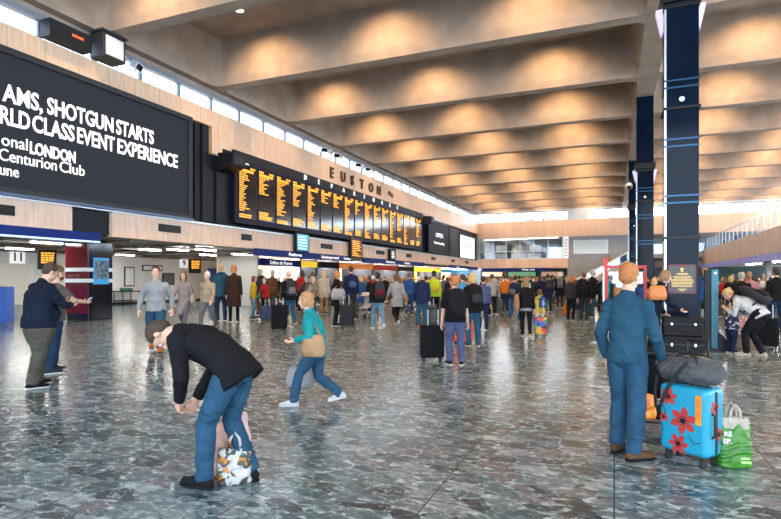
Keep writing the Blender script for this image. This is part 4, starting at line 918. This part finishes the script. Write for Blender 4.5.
# walking man light grey
PP(156,352,264,172,'man in light grey sweater, jeans and tan shoes walking towards the camera',lod=3,w=1.02,hair='dark brown',top='light grey',bot='denim blue',shoe='orange',sole='brown',**{**WK,'fl':(-.09,.16,0,6),'fr':(.09,-.24,.07,-6),'hl':(-.30,.02,.84),'hr':(.30,.10,.84)})
# teal woman
t,i=PP(316,407,286,78,'woman in teal top and jeans striding left with bags',lod=3,female=True,w=1.12,hair='sandy',style='bob',top='teal',bot='denim blue',shoe='white',sole='white',fl=(-.06,.36,0,4),fr=(.08,-.30,.09,-6),drop=.07,lc=14,hp=12,hl=(-.24,.26,.98),hr=(.27,.16,.80),hem=.12,er=(1,-.6,-.4))
handbag(i,-1,'tan','mustard tan bag on the striding teal woman\'s near side',w=.28,h=.24,z=.05)
handbag(i,1,'light grey','silver grey tote carried low by the teal woman',w=.36,h=.24,long=False,y=.1)
tealI=i
# man in blue, foreground right
t,i=PP(627,456,263,-22,'man with ginger hair in steel blue sweater and jeans standing with his back to us',lod=3,w=.88,hair='ginger',top='steel blue',bot='denim blue',shoe='brown',sole='black',lc=3,hp=6,hy=-4,fl=(-.10,.06,0,-6),fr=(.11,-.08,0,-30),hl=(-.22,.08,.86),hr=(.23,.20,.88),hem=.07,fit=1.04)
blueI=i
# ================= mid distance, left to right
def mid(x,y,yt,ang,label,**k):
    k.setdefault('lod',2); return PP(x,y,yt,ang,label,**k)
_,i=mid(184,331,270,165,'woman in long mauve grey coat walking beside the beige jacket man',female=True,hair='brown',style='long',top='mauve grey',bot='grey',shoe='brown',coat=.35,**WK)
handbag(i,-1,'cream','pale shoulder bag of the woman in the mauve grey coat')
mid(208,331,270,150,'white haired man in beige jacket walking beside the mauve grey coat',hair='white',top='beige',bot='grey',shoe='brown',**WK2)
_,i=mid(221,322,264,15,'blond woman in blue padded jacket with back to us near platform eight',female=True,w=1.15,hair='blond',style='bun',top='navy' if 0 else cm('steel blue'),bot='dark denim',coat=.10,hood=True)
handbag(i,-1,'black','black bag on the arm of the blond woman in blue',long=False,w=.34)
mid(234,323,265,0,'woman in dark brown knee length coat and black leggings',female=True,hair='ginger',style='bob',top='dark brown',bot='black',coat=.38,fit=.8)
mid(253,320,276,-100,'person in yellow top and pale jeans near the poster cabinet',female=True,hair='brown',style='bob',top='yellow',bot='pale denim',skin=1)
mid(261,316,269,10,'person in charcoal hooded jacket standing beside a navy suitcase',hair='grey',top='charcoal',bot='brown',hood=True)
_,i=mid(272,314,270,-40,'man in brown and grey coat beside the black suitcase',hair='grey',top='brown',bot='taupe',coat=.12,skin=1)
_,i=mid(289,328,269,20,'balding man in black jacket and jeans with a grey backpack',hair='brown',style='bald',top='black',bot='denim blue',shoe='grey',**WK); backpack(i,'charcoal','dark backpack with grey front worn by the balding man',accent='grey')
_,i=mid(302,313,270,0,'woman in red cardigan left of the bakery crowd',female=True,hair='dark brown',style='long',top='red',bot='black')
mid(312,312,272,20,'woman in pale blue top behind the striding teal woman',female=True,hair='brown',style='long',top='light grey',bot='pale denim')
mid(324,315,270,-10,'woman in cream coat behind the teal woman',female=True,hair='blond',style='long',top='cream',bot='tan',coat=.2)
_,i=mid(336,327,271,-70,'woman in black tunic and leggings carrying a pale blue holdall',female=True,hair='ginger',style='bob',top='black',bot='black',coat=.22,fit=.8); handbag(i,1,'sky blue','pale blue holdall slung on the woman in the black tunic',w=.5,h=.34,z=.1,mat=cm('light grey'))
_,i=mid(351,320,266,10,'man in navy jacket with a blue backpack beside a navy suitcase',hair='dark brown',top='navy',bot='charcoal'); backpack(i,'navy','navy backpack with pale straps on the man behind the suitcase',accent='grey blue')
_,i=mid(378,331,271,15,'man in black jacket and pale jeans striding with a red trimmed backpack',hair='black',top='black',bot='pale denim',shoe='white',skin=1,**WK); backpack(i,'charcoal','small charcoal backpack with red pocket on the striding man in pale jeans',accent='maroon')
_,i=mid(397,327,272,20,'woman in short light grey coat and black leggings',female=True,w=1.15,hair='brown',style='bob',top='light grey',bot='black',shoe='white',coat=.18,fit=.85,**WK2); handbag(i,1,'tan','tan shoulder bag on the woman in the light grey coat')
mid(409,316,273,0,'person in blue shirt and blue jeans behind the light grey coat',hair='brown',top='blue',bot='blue')
mid(422,329,272,-5,'man in navy blazer, jeans and tan shoes standing before the bicycle',hair='grey',top='navy',bot='denim blue',shoe='orange',sole='brown',coat=.08)
_,i=mid(434,322,271,10,'person in bright lime yellow jacket with matching backpack',hair='dark brown',top='lime yellow',bot='black',cap='black'); backpack(i,'lime yellow','lime yellow backpack on the person in lime yellow',accent='yellow')
_,i=mid(455,366,276,8,'ginger youth in black t-shirt and grey blue joggers with a big backpack',hair='ginger',top='black',bot='grey blue',sleeve='short',skin=0,w=1.1,lod=3,fl=(-.10,.05,0,14),fr=(.12,-.02,0,-12)); ginI=i
backpack(i,'black','large black backpack with a white mark on the ginger youth',sc=1.15)
_,i=mid(473,347,273,18,'blond woman in black jacket and jeans beside an orange suitcase',female=True,w=1.1,hair='blond',style='bob',top='black',bot='denim blue',shoe='brown',lod=2,hem=.12); backpack(i,'black','black backpack with lime piping on the blond woman in black',accent='charcoal')
mid(463,330,274,30,'person in sky blue jacket behind the blond woman in black',hair='dark brown',top='sky blue',bot='navy')
mid(483,331,276,0,'person in navy jacket right of the lime piped backpack',hair='dark brown',top='grey blue',bot='navy')
_,i=mid(492,317,273,5,'person in light grey jacket pulling a grey suitcase',hair='dark brown',top='light grey',bot='black',**WK)
mid(504,311,273,10,'person in black and white checked shirt',hair='dark brown',top=plaid_mat('check_shirt',[(.02,.02,.02),(.7,.7,.7)],.8,22),bot='denim blue')
_,i=mid(515,323,274,-20,'man in charcoal jacket and blue jeans wearing a pale strapped backpack',hair='dark brown',top='charcoal',bot='blue',shoe='brown',**WK2); backpack(i,'navy','navy backpack with pale front on the man in blue jeans',accent='grey')
_,i=mid(526,338,277,8,'woman with loose blond hair in black jacket over grey top, black leggings',female=True,w=1.12,hair='light brown',style='long',top='black',bot='black',shoe='tan',fit=.85,lod=3,under='light grey',fl=(-.09,.12,0,4),fr=(.09,-.14,.03,-6)); handbag(i,-1,'tan','large tan leather shoulder bag on the woman in black leggings',w=.40,h=.42,z=.08); womI=i
_,i=mid(540,333,289,30,'child in yellow and blue patterned clothes behind a colourful suitcase',hair='brown',style='bob',top='yellow',bot=plaid_mat('child_print',[(.02,.2,.5),(.7,.4,.02),(.6,.62,.6)],.8,14)); backpack(i,'blue','bright blue backpack on the child in yellow',accent='sky blue',sc=.9)
_,i=mid(548,313,274,10,'man in navy coat with dark backpack right of the child',hair='dark brown',top='navy',bot='charcoal',coat=.2); backpack(i,'charcoal','charcoal backpack on the man in the navy coat')
_,i=mid(560,309,272,0,'white haired person in dark navy coat holding luggage',hair='white',style='bob',top='dark navy',bot='maroon',coat=.3,fit=.85); backpack(i,'grey','small grey backpack on the white haired person')
_,i=mid(571,322,276,-30,'person in charcoal jacket holding an orange bag',hair='ginger',style='bob',top='charcoal',bot='black',female=True,shoe='grey'); handbag(i,-1,'orange','orange carrier bag held low by the person in charcoal',w=.36,h=.34,long=False)
_,i=mid(584,323,272,-20,'person in black jacket with a large black rucksack beside the orange bag',hair='brown',top='black',bot='charcoal',shoe='grey'); backpack(i,'black','large black rucksack beside the orange carrier bag',sc=1.15)
mid(592,318,270,-60,'man in black leather jacket left of the barrier posts',hair='grey',top='black',bot='denim blue')
# right of the man in blue
_,i=mid(653,358,268,-70,'person in dark blue padded jacket leaning behind the man in blue',hair='light brown',style='bob',top='dark navy',bot='black',lc=24,hp=18,lod=3,hl=(-.2,.3,.85),hr=(.2,.42,.95)); handbag(i,1,'orange','orange brown shoulder bag on the leaning person in dark blue',w=.34,h=.26,z=.35,mat=M('tan_orange',(.50,.16,.04),.5))
mid(705,334,268,-10,'person in blue hooded top behind the teal totem',hair='sandy',top='blue',bot='denim blue',hood=True)
mid(742,334,272,30,'grey haired man in black leather jacket with back to us',hair='grey',top='black',bot='black',w=1.15)
mid(763,333,281,20,'white haired woman in olive coat behind the crouching mother',hair='white',style='bob',top='olive',bot='olive',coat=.3,female=True)
_,i=mid(777,334,268,20,'man in black jacket and jeans at the right edge',hair='dark brown',top='black',bot='dark denim')
pm=gp(752,356); _,i=person('blond woman in white sweater and black trousers bending towards a child',pm,bearing(pm)+R(72),H=1.70,lod=3,female=True,w=1.2,hair='blond',style='bun',top='white',bot='black',shoe='cream',sole='cream',lp=35,lc=60,hp=50,pel=(0,-.13),drop=.06,fl=(-.12,.10,0,6),fr=(.10,-.12,0,-8),kl=(0,1,.1),kr=(0,1,.1),hl=(-.05,.46,.95),hr=(.14,.44,.88),el=(-.4,-.5,-.6),er=(.4,-.5,-.6))
backpack(i,'charcoal','large charcoal and black backpack on the bending blond woman',sc=1.2,accent='black')
PP(731,355,302,-50,'small blond child in navy dotted jacket facing the bending woman',lod=3,hair='blond',style='bob',top=plaid_mat('dotted_navy',[(.015,.02,.06),(.015,.02,.06),(.015,.02,.06),(.5,.5,.55)],.8,24),bot='navy',shoe='cream',w=1.25)
p=gp(741,351); softbag('handbag','pinkish brown patterned handbag hanging at the bending woman\'s knees','bag',p+Vector((0,0,.42)),.6,.34,.16,.36,plaid_mat('pink_pattern',[(.30,.12,.10),(.45,.25,.22),(.20,.10,.08)],.6,20),True)
# suitcases in the middle
def SC(x,y,ang,w,d,h,col,label,**k): p=gp(x,y); return suitcase(p,bearing(p)+R(ang),w,d,h,col,label,**k)
SC(432,361,12,.44,.26,.62,'black','black ribbed hard shell suitcase left of the ginger youth',handle=.30)
SC(463,344,20,.44,.26,.60,'orange','bright orange red suitcase behind the ginger youth',mat=M('orange_shell',(.72,.09,.015),.35),handle=.25)
SC(540,337,5,.34,.22,.46,'red','small multicoloured chequered suitcase pulled by the woman in black leggings',mat=plaid_mat('chequer_shell',[(.6,.03,.03),(.02,.08,.4),(.03,.3,.08),(.6,.35,.02),(.02,.02,.02)],.4,11),handle=.48,rib=False)
SC(497,315,10,.44,.26,.62,'grey','grey suitcase behind the light grey jacket',handle=.3)
SC(279,331,10,.46,.28,.72,'black','tall black suitcase left of the balding man',handle=.2)
SC(266,321,30,.42,.28,.50,'navy','navy suitcase in front of the charcoal hooded jacket',handle=.25,mat=fab('navy_case',(.05,.07,.14)))
SC(347,327,-15,.44,.27,.66,'charcoal','dark slate ribbed suitcase right of the woman in the black tunic',handle=.3)
SC(431,327,0,.36,.26,.66,'grey','small grey suitcase beside the man in the navy blazer',handle=.2)
SC(768,349,0,.40,.26,.62,'black','black suitcase behind the bending blond woman',handle=.3)
# bicycle
p=gp(415,322); t=thing('bicycle','bicycle standing behind the man in the navy blazer','bicycle',p,bearing(p)+R(90))
for y in (-.5,.5):
    b=MB(); b.torus((0,y,.34),.32,.018,'x',28,8); w_=b.build('tyre',RUB,t,smooth=True); b=MB()
    for k in range(10): a=R(36*k); b.tube([(0,y,.34),(0,y+.31*math.cos(a),.34+.31*math.sin(a))],.003,4)
    b.build('spokes',STEEL,w_)
b=MB()
for q in ([(0,-.5,.34),(0,-.05,.30),(0,-.2,.85),(0,-.5,.34)],[(0,-.05,.30),(0,.38,.78),(0,-.16,.76)],[(0,.5,.34),(0,.36,.95)]): b.tube(q,.017)
b.build('frame',cm('charcoal'),t,smooth=True)
b=MB(); b.tube([(-.28,.30,.98),(0,.36,.95),(.28,.30,.98)],.014); b.build('handlebar',STEEL,t,smooth=True); b=MB(); b.ell((0,-.22,.88),(.07,.13,.035)); b.build('saddle',RUB,t,smooth=True)
# pushchair
def buggy(loc,rz,label,seatm,trim,sc=1):
    t=thing('pushchair',label,'pushchair',loc,rz); s=sc; b=MB()
    for sx in (-.22,.22):
        b.tube([(sx*s,-.35*s,1.0*s),(sx*s,-.05*s,.6*s),(sx*s,.32*s,.12*s)],.014); b.tube([(sx*s,.12*s,.62*s),(sx*s,-.30*s,.12*s)],.014)
    b.tube([(-.22*s,-.35*s,1.0*s),(.22*s,-.35*s,1.0*s)],.018); b.tube([(-.22*s,-.3*s,.12*s),(.22*s,-.3*s,.12*s)],.012); b.build('frame',trim,t,smooth=True)
    b=MB(); b.loft([(0,-.18*s,.92*s),(0,-.12*s,.55*s),(0,.05*s,.42*s),(0,.26*s,.42*s)],[(.2*s,.03),(.2*s,.05),(.2*s,.05),(.18*s,.03)],side=(1,0,0),n=14,cap=.5,sq=1); b.build('seat',seatm,t,smooth=True)
    b=MB(); b.loft([(0,-.2*s,.95*s),(0,-.02*s,1.0*s),(0,.14*s,.88*s)],[(.2*s,.02),(.22*s,.03),(.2*s,.02)],side=(1,0,0),n=14,cap=.5); b.build('hood',seatm,t,smooth=True)
    b=MB(); b.loft([(0,-.22*s,.2*s),(0,.1*s,.2*s)],[(.17*s,.06*s),(.17*s,.07*s)],side=(1,0,0),n=12,sq=1); b.build('basket',seatm,t,smooth=True)
    for sx in (-.22,.22):
        for sy in (-.3,.32): b=MB(); b.torus((sx*s,sy*s,.095*s),.075*s,.02*s,'x',18,8); b.cyl((sx*s-.015,sy*s,.095*s),(sx*s+.015,sy*s,.095*s),.05*s,12); b.build('wheel',RUB if sy>0 else M('pale_wheel',(.6,.6,.62),.4),t,smooth=True)
    return t
p=gp(366,318); buggy(p,bearing(p)+R(140),'pushchair with white and blue cover among the crowd',cm('white'),cm('blue'))
# ================= foreground luggage
p=gp(652,426); buggy(p,bearing(p)+R(12),'black folded pushchair beside the man in blue',cm('black'),M('dark_tube',(.03,.03,.035),.3,.6),sc=.80)
q=gp(644,436); softbag('carrier_bag','bright orange carrier bag hung on the black pushchair','bag',q+Vector((0,-.0,.17)),.5,.20,.10,.24,plaid_mat('orange_bag',[(.85,.24,.01),(.9,.36,.02),(.75,.15,.01)],.35,7),False)
p=gp(691,462); rzs=R(-36); TQ=M('turquoise_shell',(.012,.27,.42),.3)
t=suitcase(p,rzs,.41,.27,.565,'turquoise','turquoise hard suitcase with red flowers under the grey holdall',mat=TQ,rib=False,handle=0,wheel=.07); fs=t
RED=M('poppy_red',(.42,.035,.03),.4); OR=M('orange_strap',(.85,.28,.01),.5)
def flower(cx,cz,r,y,ax='x',rot=0,x0=0):
    b=MB(); c=Vector((cx,y,cz)) if ax=='x' else Vector((x0,cx,cz)); U=Vector((1,0,0)) if ax=='x' else Vector((0,1,0)); nn=Vector((0,-1,0)) if ax=='x' else Vector((1,0,0)); Z=Vector((0,0,1))
    for k in range(6):
        a=R(60*k+rot); d=U*math.cos(a)+Z*math.sin(a); s=U*-math.sin(a)+Z*math.cos(a)
        o=[(.1,.0),(.35,.22),(.68,.27),(1.0,.06),(.70,-.26),(.35,-.20)]
        pts=[c+d*(r*u)+s*(r*v) for u,v in o]; L=[q+nn*.0 for q in pts]+[q+nn*.004 for q in pts]; b.add(L,[tuple(range(5,-1,-1)),tuple(range(6,12))]+[(j,(j+1)%6,6+(j+1)%6,6+j) for j in range(6)])
    b.build('flower',RED,fs)
    b=MB(); b.loft([c,c+nn*.007],[r*.2,r*.2],n=10,cap=0); 
    for k in range(8): a=R(45*k+20); b.loft([c+nn*.005+(U*math.cos(a)+Z*math.sin(a))*r*.28,c+nn*.008+(U*math.cos(a)+Z*math.sin(a))*r*.28],[r*.05,r*.05],n=6,cap=0)
    b.build('flower_centre',BLACK,fs)
yf=-.135
for cx,cz,r,ro in ((-.115,.55,.08,10),(.01,.37,.12,20),(-.03,.17,.09,0),(-.155,.37,.045,5)): flower(cx,cz,r,yf,rot=ro)
flower(-.02,.50,.07,0,'y',10,x0=.205); flower(.03,.28,.06,0,'y',30,x0=.205)
b=MB()
for q in ([(.06,yf-.002,.26),(.10,yf-.003,.20),(.15,yf-.002,.22)],[(-.16,yf-.002,.47),(-.14,yf-.003,.42),(-.15,yf-.002,.38)],[(-.17,yf-.002,.30),(-.16,yf-.003,.25)]): b.tube(q,.004,6)
b.build('flower_stems',M('stem_green',(.02,.05,.05),.5),fs)
b=MB(); b.box(.115,.160,yf-.006,yf+.004,.36,.60); b.build('orange_strap',OR,fs); text('CRUISE','strap_letters',fs,M('strap_red',(.6,.08,.01),.5),.045,(.155,yf-.008,.40),((0,0,1),(-1,0,0),(0,-1,0)),width=.18,ext=.001)
b=MB(); b.tube([(.205,-.06,.26),(.228,-.06,.28),(.228,-.06,.44),(.205,-.06,.46)],.010); b.build('side_handle',RUB,fs,smooth=True)
b=MB(); zt=.66
for sx in (-1,1): b.tube([(sx*.09,.10,zt-.02),(sx*.09,.10,zt+.36)],.009)
b.tube([(-.09,.10,zt+.36),(.09,.10,zt+.36)],.012); b.build('pull_handle',BLACK,fs,smooth=True)
# holdall
GF=fab('holdall_grey',(.085,.085,.09),.3,.9,.9,30); t=thing('holdall','soft grey canvas holdall lying on the floral suitcase','holdall',p+Vector((0,0,.672)),rzs)
b=MB(); b.loft([(-.29,.0,.10),(-.24,0,.11),(-.10,-.01,.13),(.08,0,.135),(.22,0,.115),(.26,0,.10)],[(.07,.085),(.125,.105),(.14,.128),(.14,.132),(.125,.112),(.08,.09)],side=(0,1,0),n=22,cap=.4); b.build('bag_body',GF,t,smooth=True,vox=.009,sm=2,wr=.012,wf=7); t.scale=(.88,.88,.86)
b=MB(); b.tube([(-.22,-.02,.225),(-.05,-.03,.262),(.1,-.02,.268),(.2,-.01,.24)],.006); b.build('zip',M('brass',(.6,.42,.15),.4,.6),t)
for sy in (-.11,.09): b=MB(); b.tube([(-.12,sy,.19),(-.09,sy*.7,.27),(0,sy*.4,.30),(.09,sy*.7,.28),(.12,sy,.20)],.012); b.build('handle',cm('charcoal'),t,smooth=True)
b=MB(); b.loft([(.05,-.15,.22),(-.04,-.165,.10),(-.13,-.17,-.05),(-.20,-.17,-.22),(-.23,-.165,-.30),(-.255,-.165,-.27),(-.27,-.16,-.10),(-.27,-.12,.05)],[(.017,.006)]*8,side=(1,0,0),n=8,cap=.3); b.build('shoulder_strap',cm('charcoal'),t,smooth=True)
# green shopping bag
pg=gp(733,466); t=softbag('shopping_bag','green reusable shopping bag with white handles right of the floral suitcase','bag',pg,R(14),.24,.15,.37,M('bag_green',(.035,.17,.012),.4,0,0,.3,8),True,parts=(cm('cream'),))
b=MB(); b.loft([(0,.0,.32),(.0,0,.40)],[(.112,.045),(.118,.05)],side=(1,0,0),n=16,cap=.1,sq=1.5); b.build('inner_lining',cm('cream'),t,smooth=True,vox=.01,sm=2,wr=.012,wf=12)
for s,zz,xx in (('RE',.27,-.11),('EP.',.21,-.115)): text(s,'bag_lettering',t,WHITE,.055,(xx,-.092,zz),FRONTAX,ext=.004,bold=.001)
b=MB(); b.box(.02,.10,-.088,-.08,.05,.07); b.box(.02,.09,-.088,-.08,.085,.10); b.build('small_print',M('print_pale',(.4,.6,.2),.5),t)
# ================= barriers, totem, cases, sign frame
def stanchion(x,y,label,h=1.0):
    p=gp(x,y); t=thing('barrier_post',label,'barrier post',p); b=MB(); b.cyl((0,0,0),(0,0,.02),.17,20); b.cyl((0,0,.02),(0,0,.05),.15,20,r2=.05); b.build('base',STEEL,t); b=MB(); b.cyl((0,0,.04),(0,0,h),.033,14); b.build('pole',STEEL,t,smooth=True); b=MB(); b.cyl((0,0,h-.14),(0,0,h),.038,14); b.build('belt_head',BLACK,t); return p
pa_=stanchion(596,342,'steel barrier post, left of the pair beside the man in blue'); pb_=stanchion(602,336,'steel barrier post, right of the pair beside the man in blue'); pc_=stanchion(703,346,'steel barrier post between the black cases and the teal totem')
pd_=stanchion(618,352,'steel barrier post hidden behind the man in blue')
b=MB(); b.add([pa_+Vector((0,0,.90)),pa_+Vector((0,0,.95)),pd_+Vector((0,0,.90)),pd_+Vector((0,0,.95)),pa_+Vector((0,.004,.90)),pa_+Vector((0,.004,.95)),pd_+Vector((0,.004,.90)),pd_+Vector((0,.004,.95))],[(0,1,3,2),(4,6,7,5),(0,4,5,1),(2,3,7,6),(1,5,7,3),(0,2,6,4)]); tag(b.build('barrier_belt',BLACK),'black retractable belt stretched between the barrier posts','barrier belt')
p=gp(605,344); t=thing('sign_frame','red and white gate frame with a thin red crossbar, left of the man\'s head','sign frame',p,bearing(p))
b=MB(); b.box(-.03,.02,-.03,.03,.0,.95); b.build('lower_post',M('teal_dark',(.02,.10,.14),.5),t); b=MB(); b.box(.84,.90,-.03,.03,0,.95); b.build('lower_post',MC['teal_dark'],t); b=MB(); b.box(-.05,-.01,-.03,.03,.95,1.85); b.build('white_post',WHITE,t); b=MB(); b.box(-.01,.06,-.04,.04,.95,2.05); b.box(-.05,-.01,-.04,.04,1.85,2.05); b.build('red_post',M('frame_red',(.55,.02,.02),.4),t); b=MB(); b.box(.06,.9,-.02,.02,1.80,1.87); b.box(.84,.90,-.02,.02,.95,1.8); b.build('crossbar',MC['frame_red'],t)
b=MB(); b.box(.08,.82,-.012,.012,1.35,1.72); b.build('clear_panel',PANEB,t)
p=gp(601,327); t=thing('wet_floor_sign','yellow plastic floor sign behind the barrier posts','floor sign',p,bearing(p)); b=MB(); b.add([(-.15,-.14,0),(.15,-.14,0),(-.11,-.01,.6),(.11,-.01,.6),(-.15,-.12,0),(.15,-.12,0),(-.11,.01,.6),(.11,.01,.6)],[(0,1,3,2),(4,6,7,5),(0,2,6,4),(1,5,7,3),(2,3,7,6),(0,4,5,1)]); b.build('front_leaf',M('sign_yellow',(.85,.6,.02),.4),t); b=MB(); b.add([(-.15,.14,0),(.15,.14,0),(-.11,.01,.6),(.11,.01,.6),(-.15,.12,0),(.15,.12,0),(-.11,-.01,.6),(.11,-.01,.6)],[(0,2,3,1),(4,5,7,6),(0,4,6,2),(1,3,7,5),(2,6,7,3),(0,1,5,4)]); b.build('back_leaf',MC['sign_yellow'],t)
p=gp(713,350); t=thing('totem','slim black and teal information totem on a low black base','totem',p,bearing(p)+R(6))
b=MB(); b.box(-.17,-.05,-.10,.10,0,1.75); b.build('dark_column',BLACK,t,bev=.01); b=MB(); b.box(-.05,.09,-.12,.12,.04,1.76); b.build('teal_column',M('totem_teal',(.006,.15,.24),.35),t,bev=.012); b=MB(); b.box(-.25,.42,-.25,.25,0,.05); b.add([(.09,-.2,.05),(.09,.2,.05),(.40,-.2,.05),(.40,.2,.05),(.09,-.2,.42),(.09,.2,.42)],[(0,2,4),(1,5,3),(0,1,3,2),(2,3,5,4),(0,4,5,1)]); b.build('base',BLACK,t)
b=MB(); b.box(.01,.05,-.125,-.119,1.66,1.70); b.build('status_light',TXTW,t)
pc0=gp(682,359)
for k,(z,h,lab) in enumerate(((0,.46,'large black equipment case on the floor against the plaque pillar'),(.46,.36,'black equipment case stacked on the larger one against the plaque pillar'))):
    t=thing('equipment_case',lab,'case',pc0+Vector((0,0,z)),R(2)); b=MB(); b.box(-.34,.34,-.2,.2,0.0,h-.005); b.build('case_body',M('case_black',(.007,.007,.009),.6,spec=.2),t,bev=.02)
    b=MB(); b.box(-.345,.345,-.206,-.2,h*.62,h*.66); b.build('lid_seam',DGREY,t)
    for sx in (-.2,.2): b=MB(); b.box(sx-.018,sx+.018,-.21,-.2,h*.58,h*.70); b.build('latch',STEEL,t)
    b=MB(); b.tube([(-.08,-.205,h*.4),(-.07,-.235,h*.38),(.07,-.235,h*.38),(.08,-.205,h*.4)],.01); b.build('handle',RUB,t)
# ================= crowd beyond
rr=random.Random(41); used=[i['loc'] for i in PEO]; seenl=set()
tops=['black','black','navy','charcoal','dark navy','grey','black','navy','charcoal','grey','light grey','blue','dark navy','red','white','olive','beige','brown','teal','pink','dark green','maroon','sky blue','orange','cream','purple','black','navy','charcoal']
bots=['denim blue','black','dark denim','charcoal','navy','taupe','pale denim','black']
hairs=['dark brown','black','brown','blond','grey','light brown','ginger','white']; sty=[('short',False),('long',True),('bob',True),('short',False),('bun',True),('ponytail',True)]
def place_name(p,px):
    if p.x>4.5: return 'right of the pillars'
    if px<300: return 'near the bakery shop'
    if px<360: return 'below departures board start'
    if px<420: return 'below departures board end'
    if px<480: return 'near far left corner'
    if px<565: return 'under the far balcony'
    return 'near the escalator foot'
def pixx(p): d=depth(p); return 390.5+F*(p.x*_c+p.y*_s)/d
cands=[]
tries=0
while len(cands)<235 and tries<30000:
    tries+=1
    px=rr.choice([rr.uniform(300,600),rr.uniform(340,600),rr.uniform(300,480),rr.uniform(600,665),rr.uniform(700,781),rr.uniform(262,330)])
    if len(cands)>150: px=rr.uniform(290,605)
    d=(rr.uniform(19.5,56) if len(cands)<=150 else rr.uniform(26,52)) if px<600 else rr.uniform(14.5,45)
    if 480<px<600 and d<24: continue
    if px<340 and d<21: continue
    r=ray(px); p=Vector((r[0]*d,r[1]*d,0))
    if p.x<-17.5 or p.y>65 or p.x>14: continue
    if p.x>ex0-1.2 and p.x<ex0+8 and p.y>60.5: continue
    if any((p-Vector((PX,y,0))).length<1.1 for y in (13.2,28,42.7)): continue
    if any((p-Vector((MX+2.2,y,0))).length<.9 for y in (33,47)): continue
    if min((p-u).length for u in used)<.62: continue
    if p.x<-16 and rr.random()<.3: continue
    used.append(p); cands.append((p,px,d))
for p,px,d in cands:
    for _ in range(60):
        tc,bc,hc=rr.choice(tops),rr.choice(bots),rr.choice(hairs); s,fem=rr.choice(sty)
        acc=rr.choice(['','','pack','case','bag'])
        ln='%s haired person, %s %s, %s trousers%s, %s'%(hc,tc,rr.choice(['jacket','top','coat']),bc,{'':'','pack':' with backpack','case':' with suitcase','bag':' with handbag'}[acc],place_name(p,px))
        key=(hc,tc,bc,place_name(p,px))
        if key not in seenl: seenl.add(key); break
    ang=rr.choice([0,20,-25,rr.uniform(-180,180),rr.uniform(-60,60)])
    kw=dict(rr.choice([{},{},WK,WK2]))
    _,i=person(ln,p,bearing(p)+R(ang),H=rr.uniform(1.60,1.72) if fem else rr.uniform(1.68,1.84),lod=1,female=fem,hair=hc,style=s,top=tc,bot=bc,shoe=rr.choice(['black','white','brown']),coat=.3 if 'coat' in ln else 0,skin=rr.choice([0,0,0,1,2]),w=rr.uniform(.95,1.15),**kw)
    for bc2 in rr.sample(['black','navy','grey','red','olive','tan','teal','brown'],8):
        if (acc,bc2,hc,tc,place_name(p,px)) not in seenl: break
    seenl.add((acc,bc2,hc,tc,place_name(p,px)))
    if acc=='pack': backpack(i,bc2,'%s backpack on the %s haired person in %s, %s'%(bc2,hc,tc,place_name(p,px)))
    elif acc=='bag': handbag(i,rr.choice([-1,1]),bc2,'%s shoulder bag, %s haired person in %s, %s'%(bc2,hc,tc,place_name(p,px)))
    elif acc=='case':
        sp=p+Matrix.Rotation(i['rz'],3,'Z')@Vector((.48,0,0)); used.append(sp); suitcase(sp,i['rz'],.42,.26,.60,bc2,'%s suitcase beside %s haired person in %s, %s'%(bc2,hc,tc,place_name(p,px)),rib=False,handle=.3)
# escalator rider
_,i=person('person in yellow top and dark trousers riding up the escalator',(ex0+4.4,ES+1,4.1*4.4/7.4+.1),R(-90),H=1.72,lod=1,top='yellow',bot='charcoal',hair='dark brown')
_,i=person('person in dark navy jacket higher up on the escalator',(ex0+6.4,ES+1,4.1*6.4/7.4+.1),R(-90),H=1.72,lod=1,top='dark navy',bot='black',hair='brown')
for k,(y,c) in enumerate(((26,'grey'),(31,'red'),(37,'black'),(43,'white'),(50,'blue'),(56,'brown'))):
    person('person in %s top leaning near the right mezzanine railing'%c,(MX+.8,y,3.6),R(80),H=1.7,lod=1,top=c,bot='black',hair=hairs[k])
bpy.data.scenes.remove(TS)
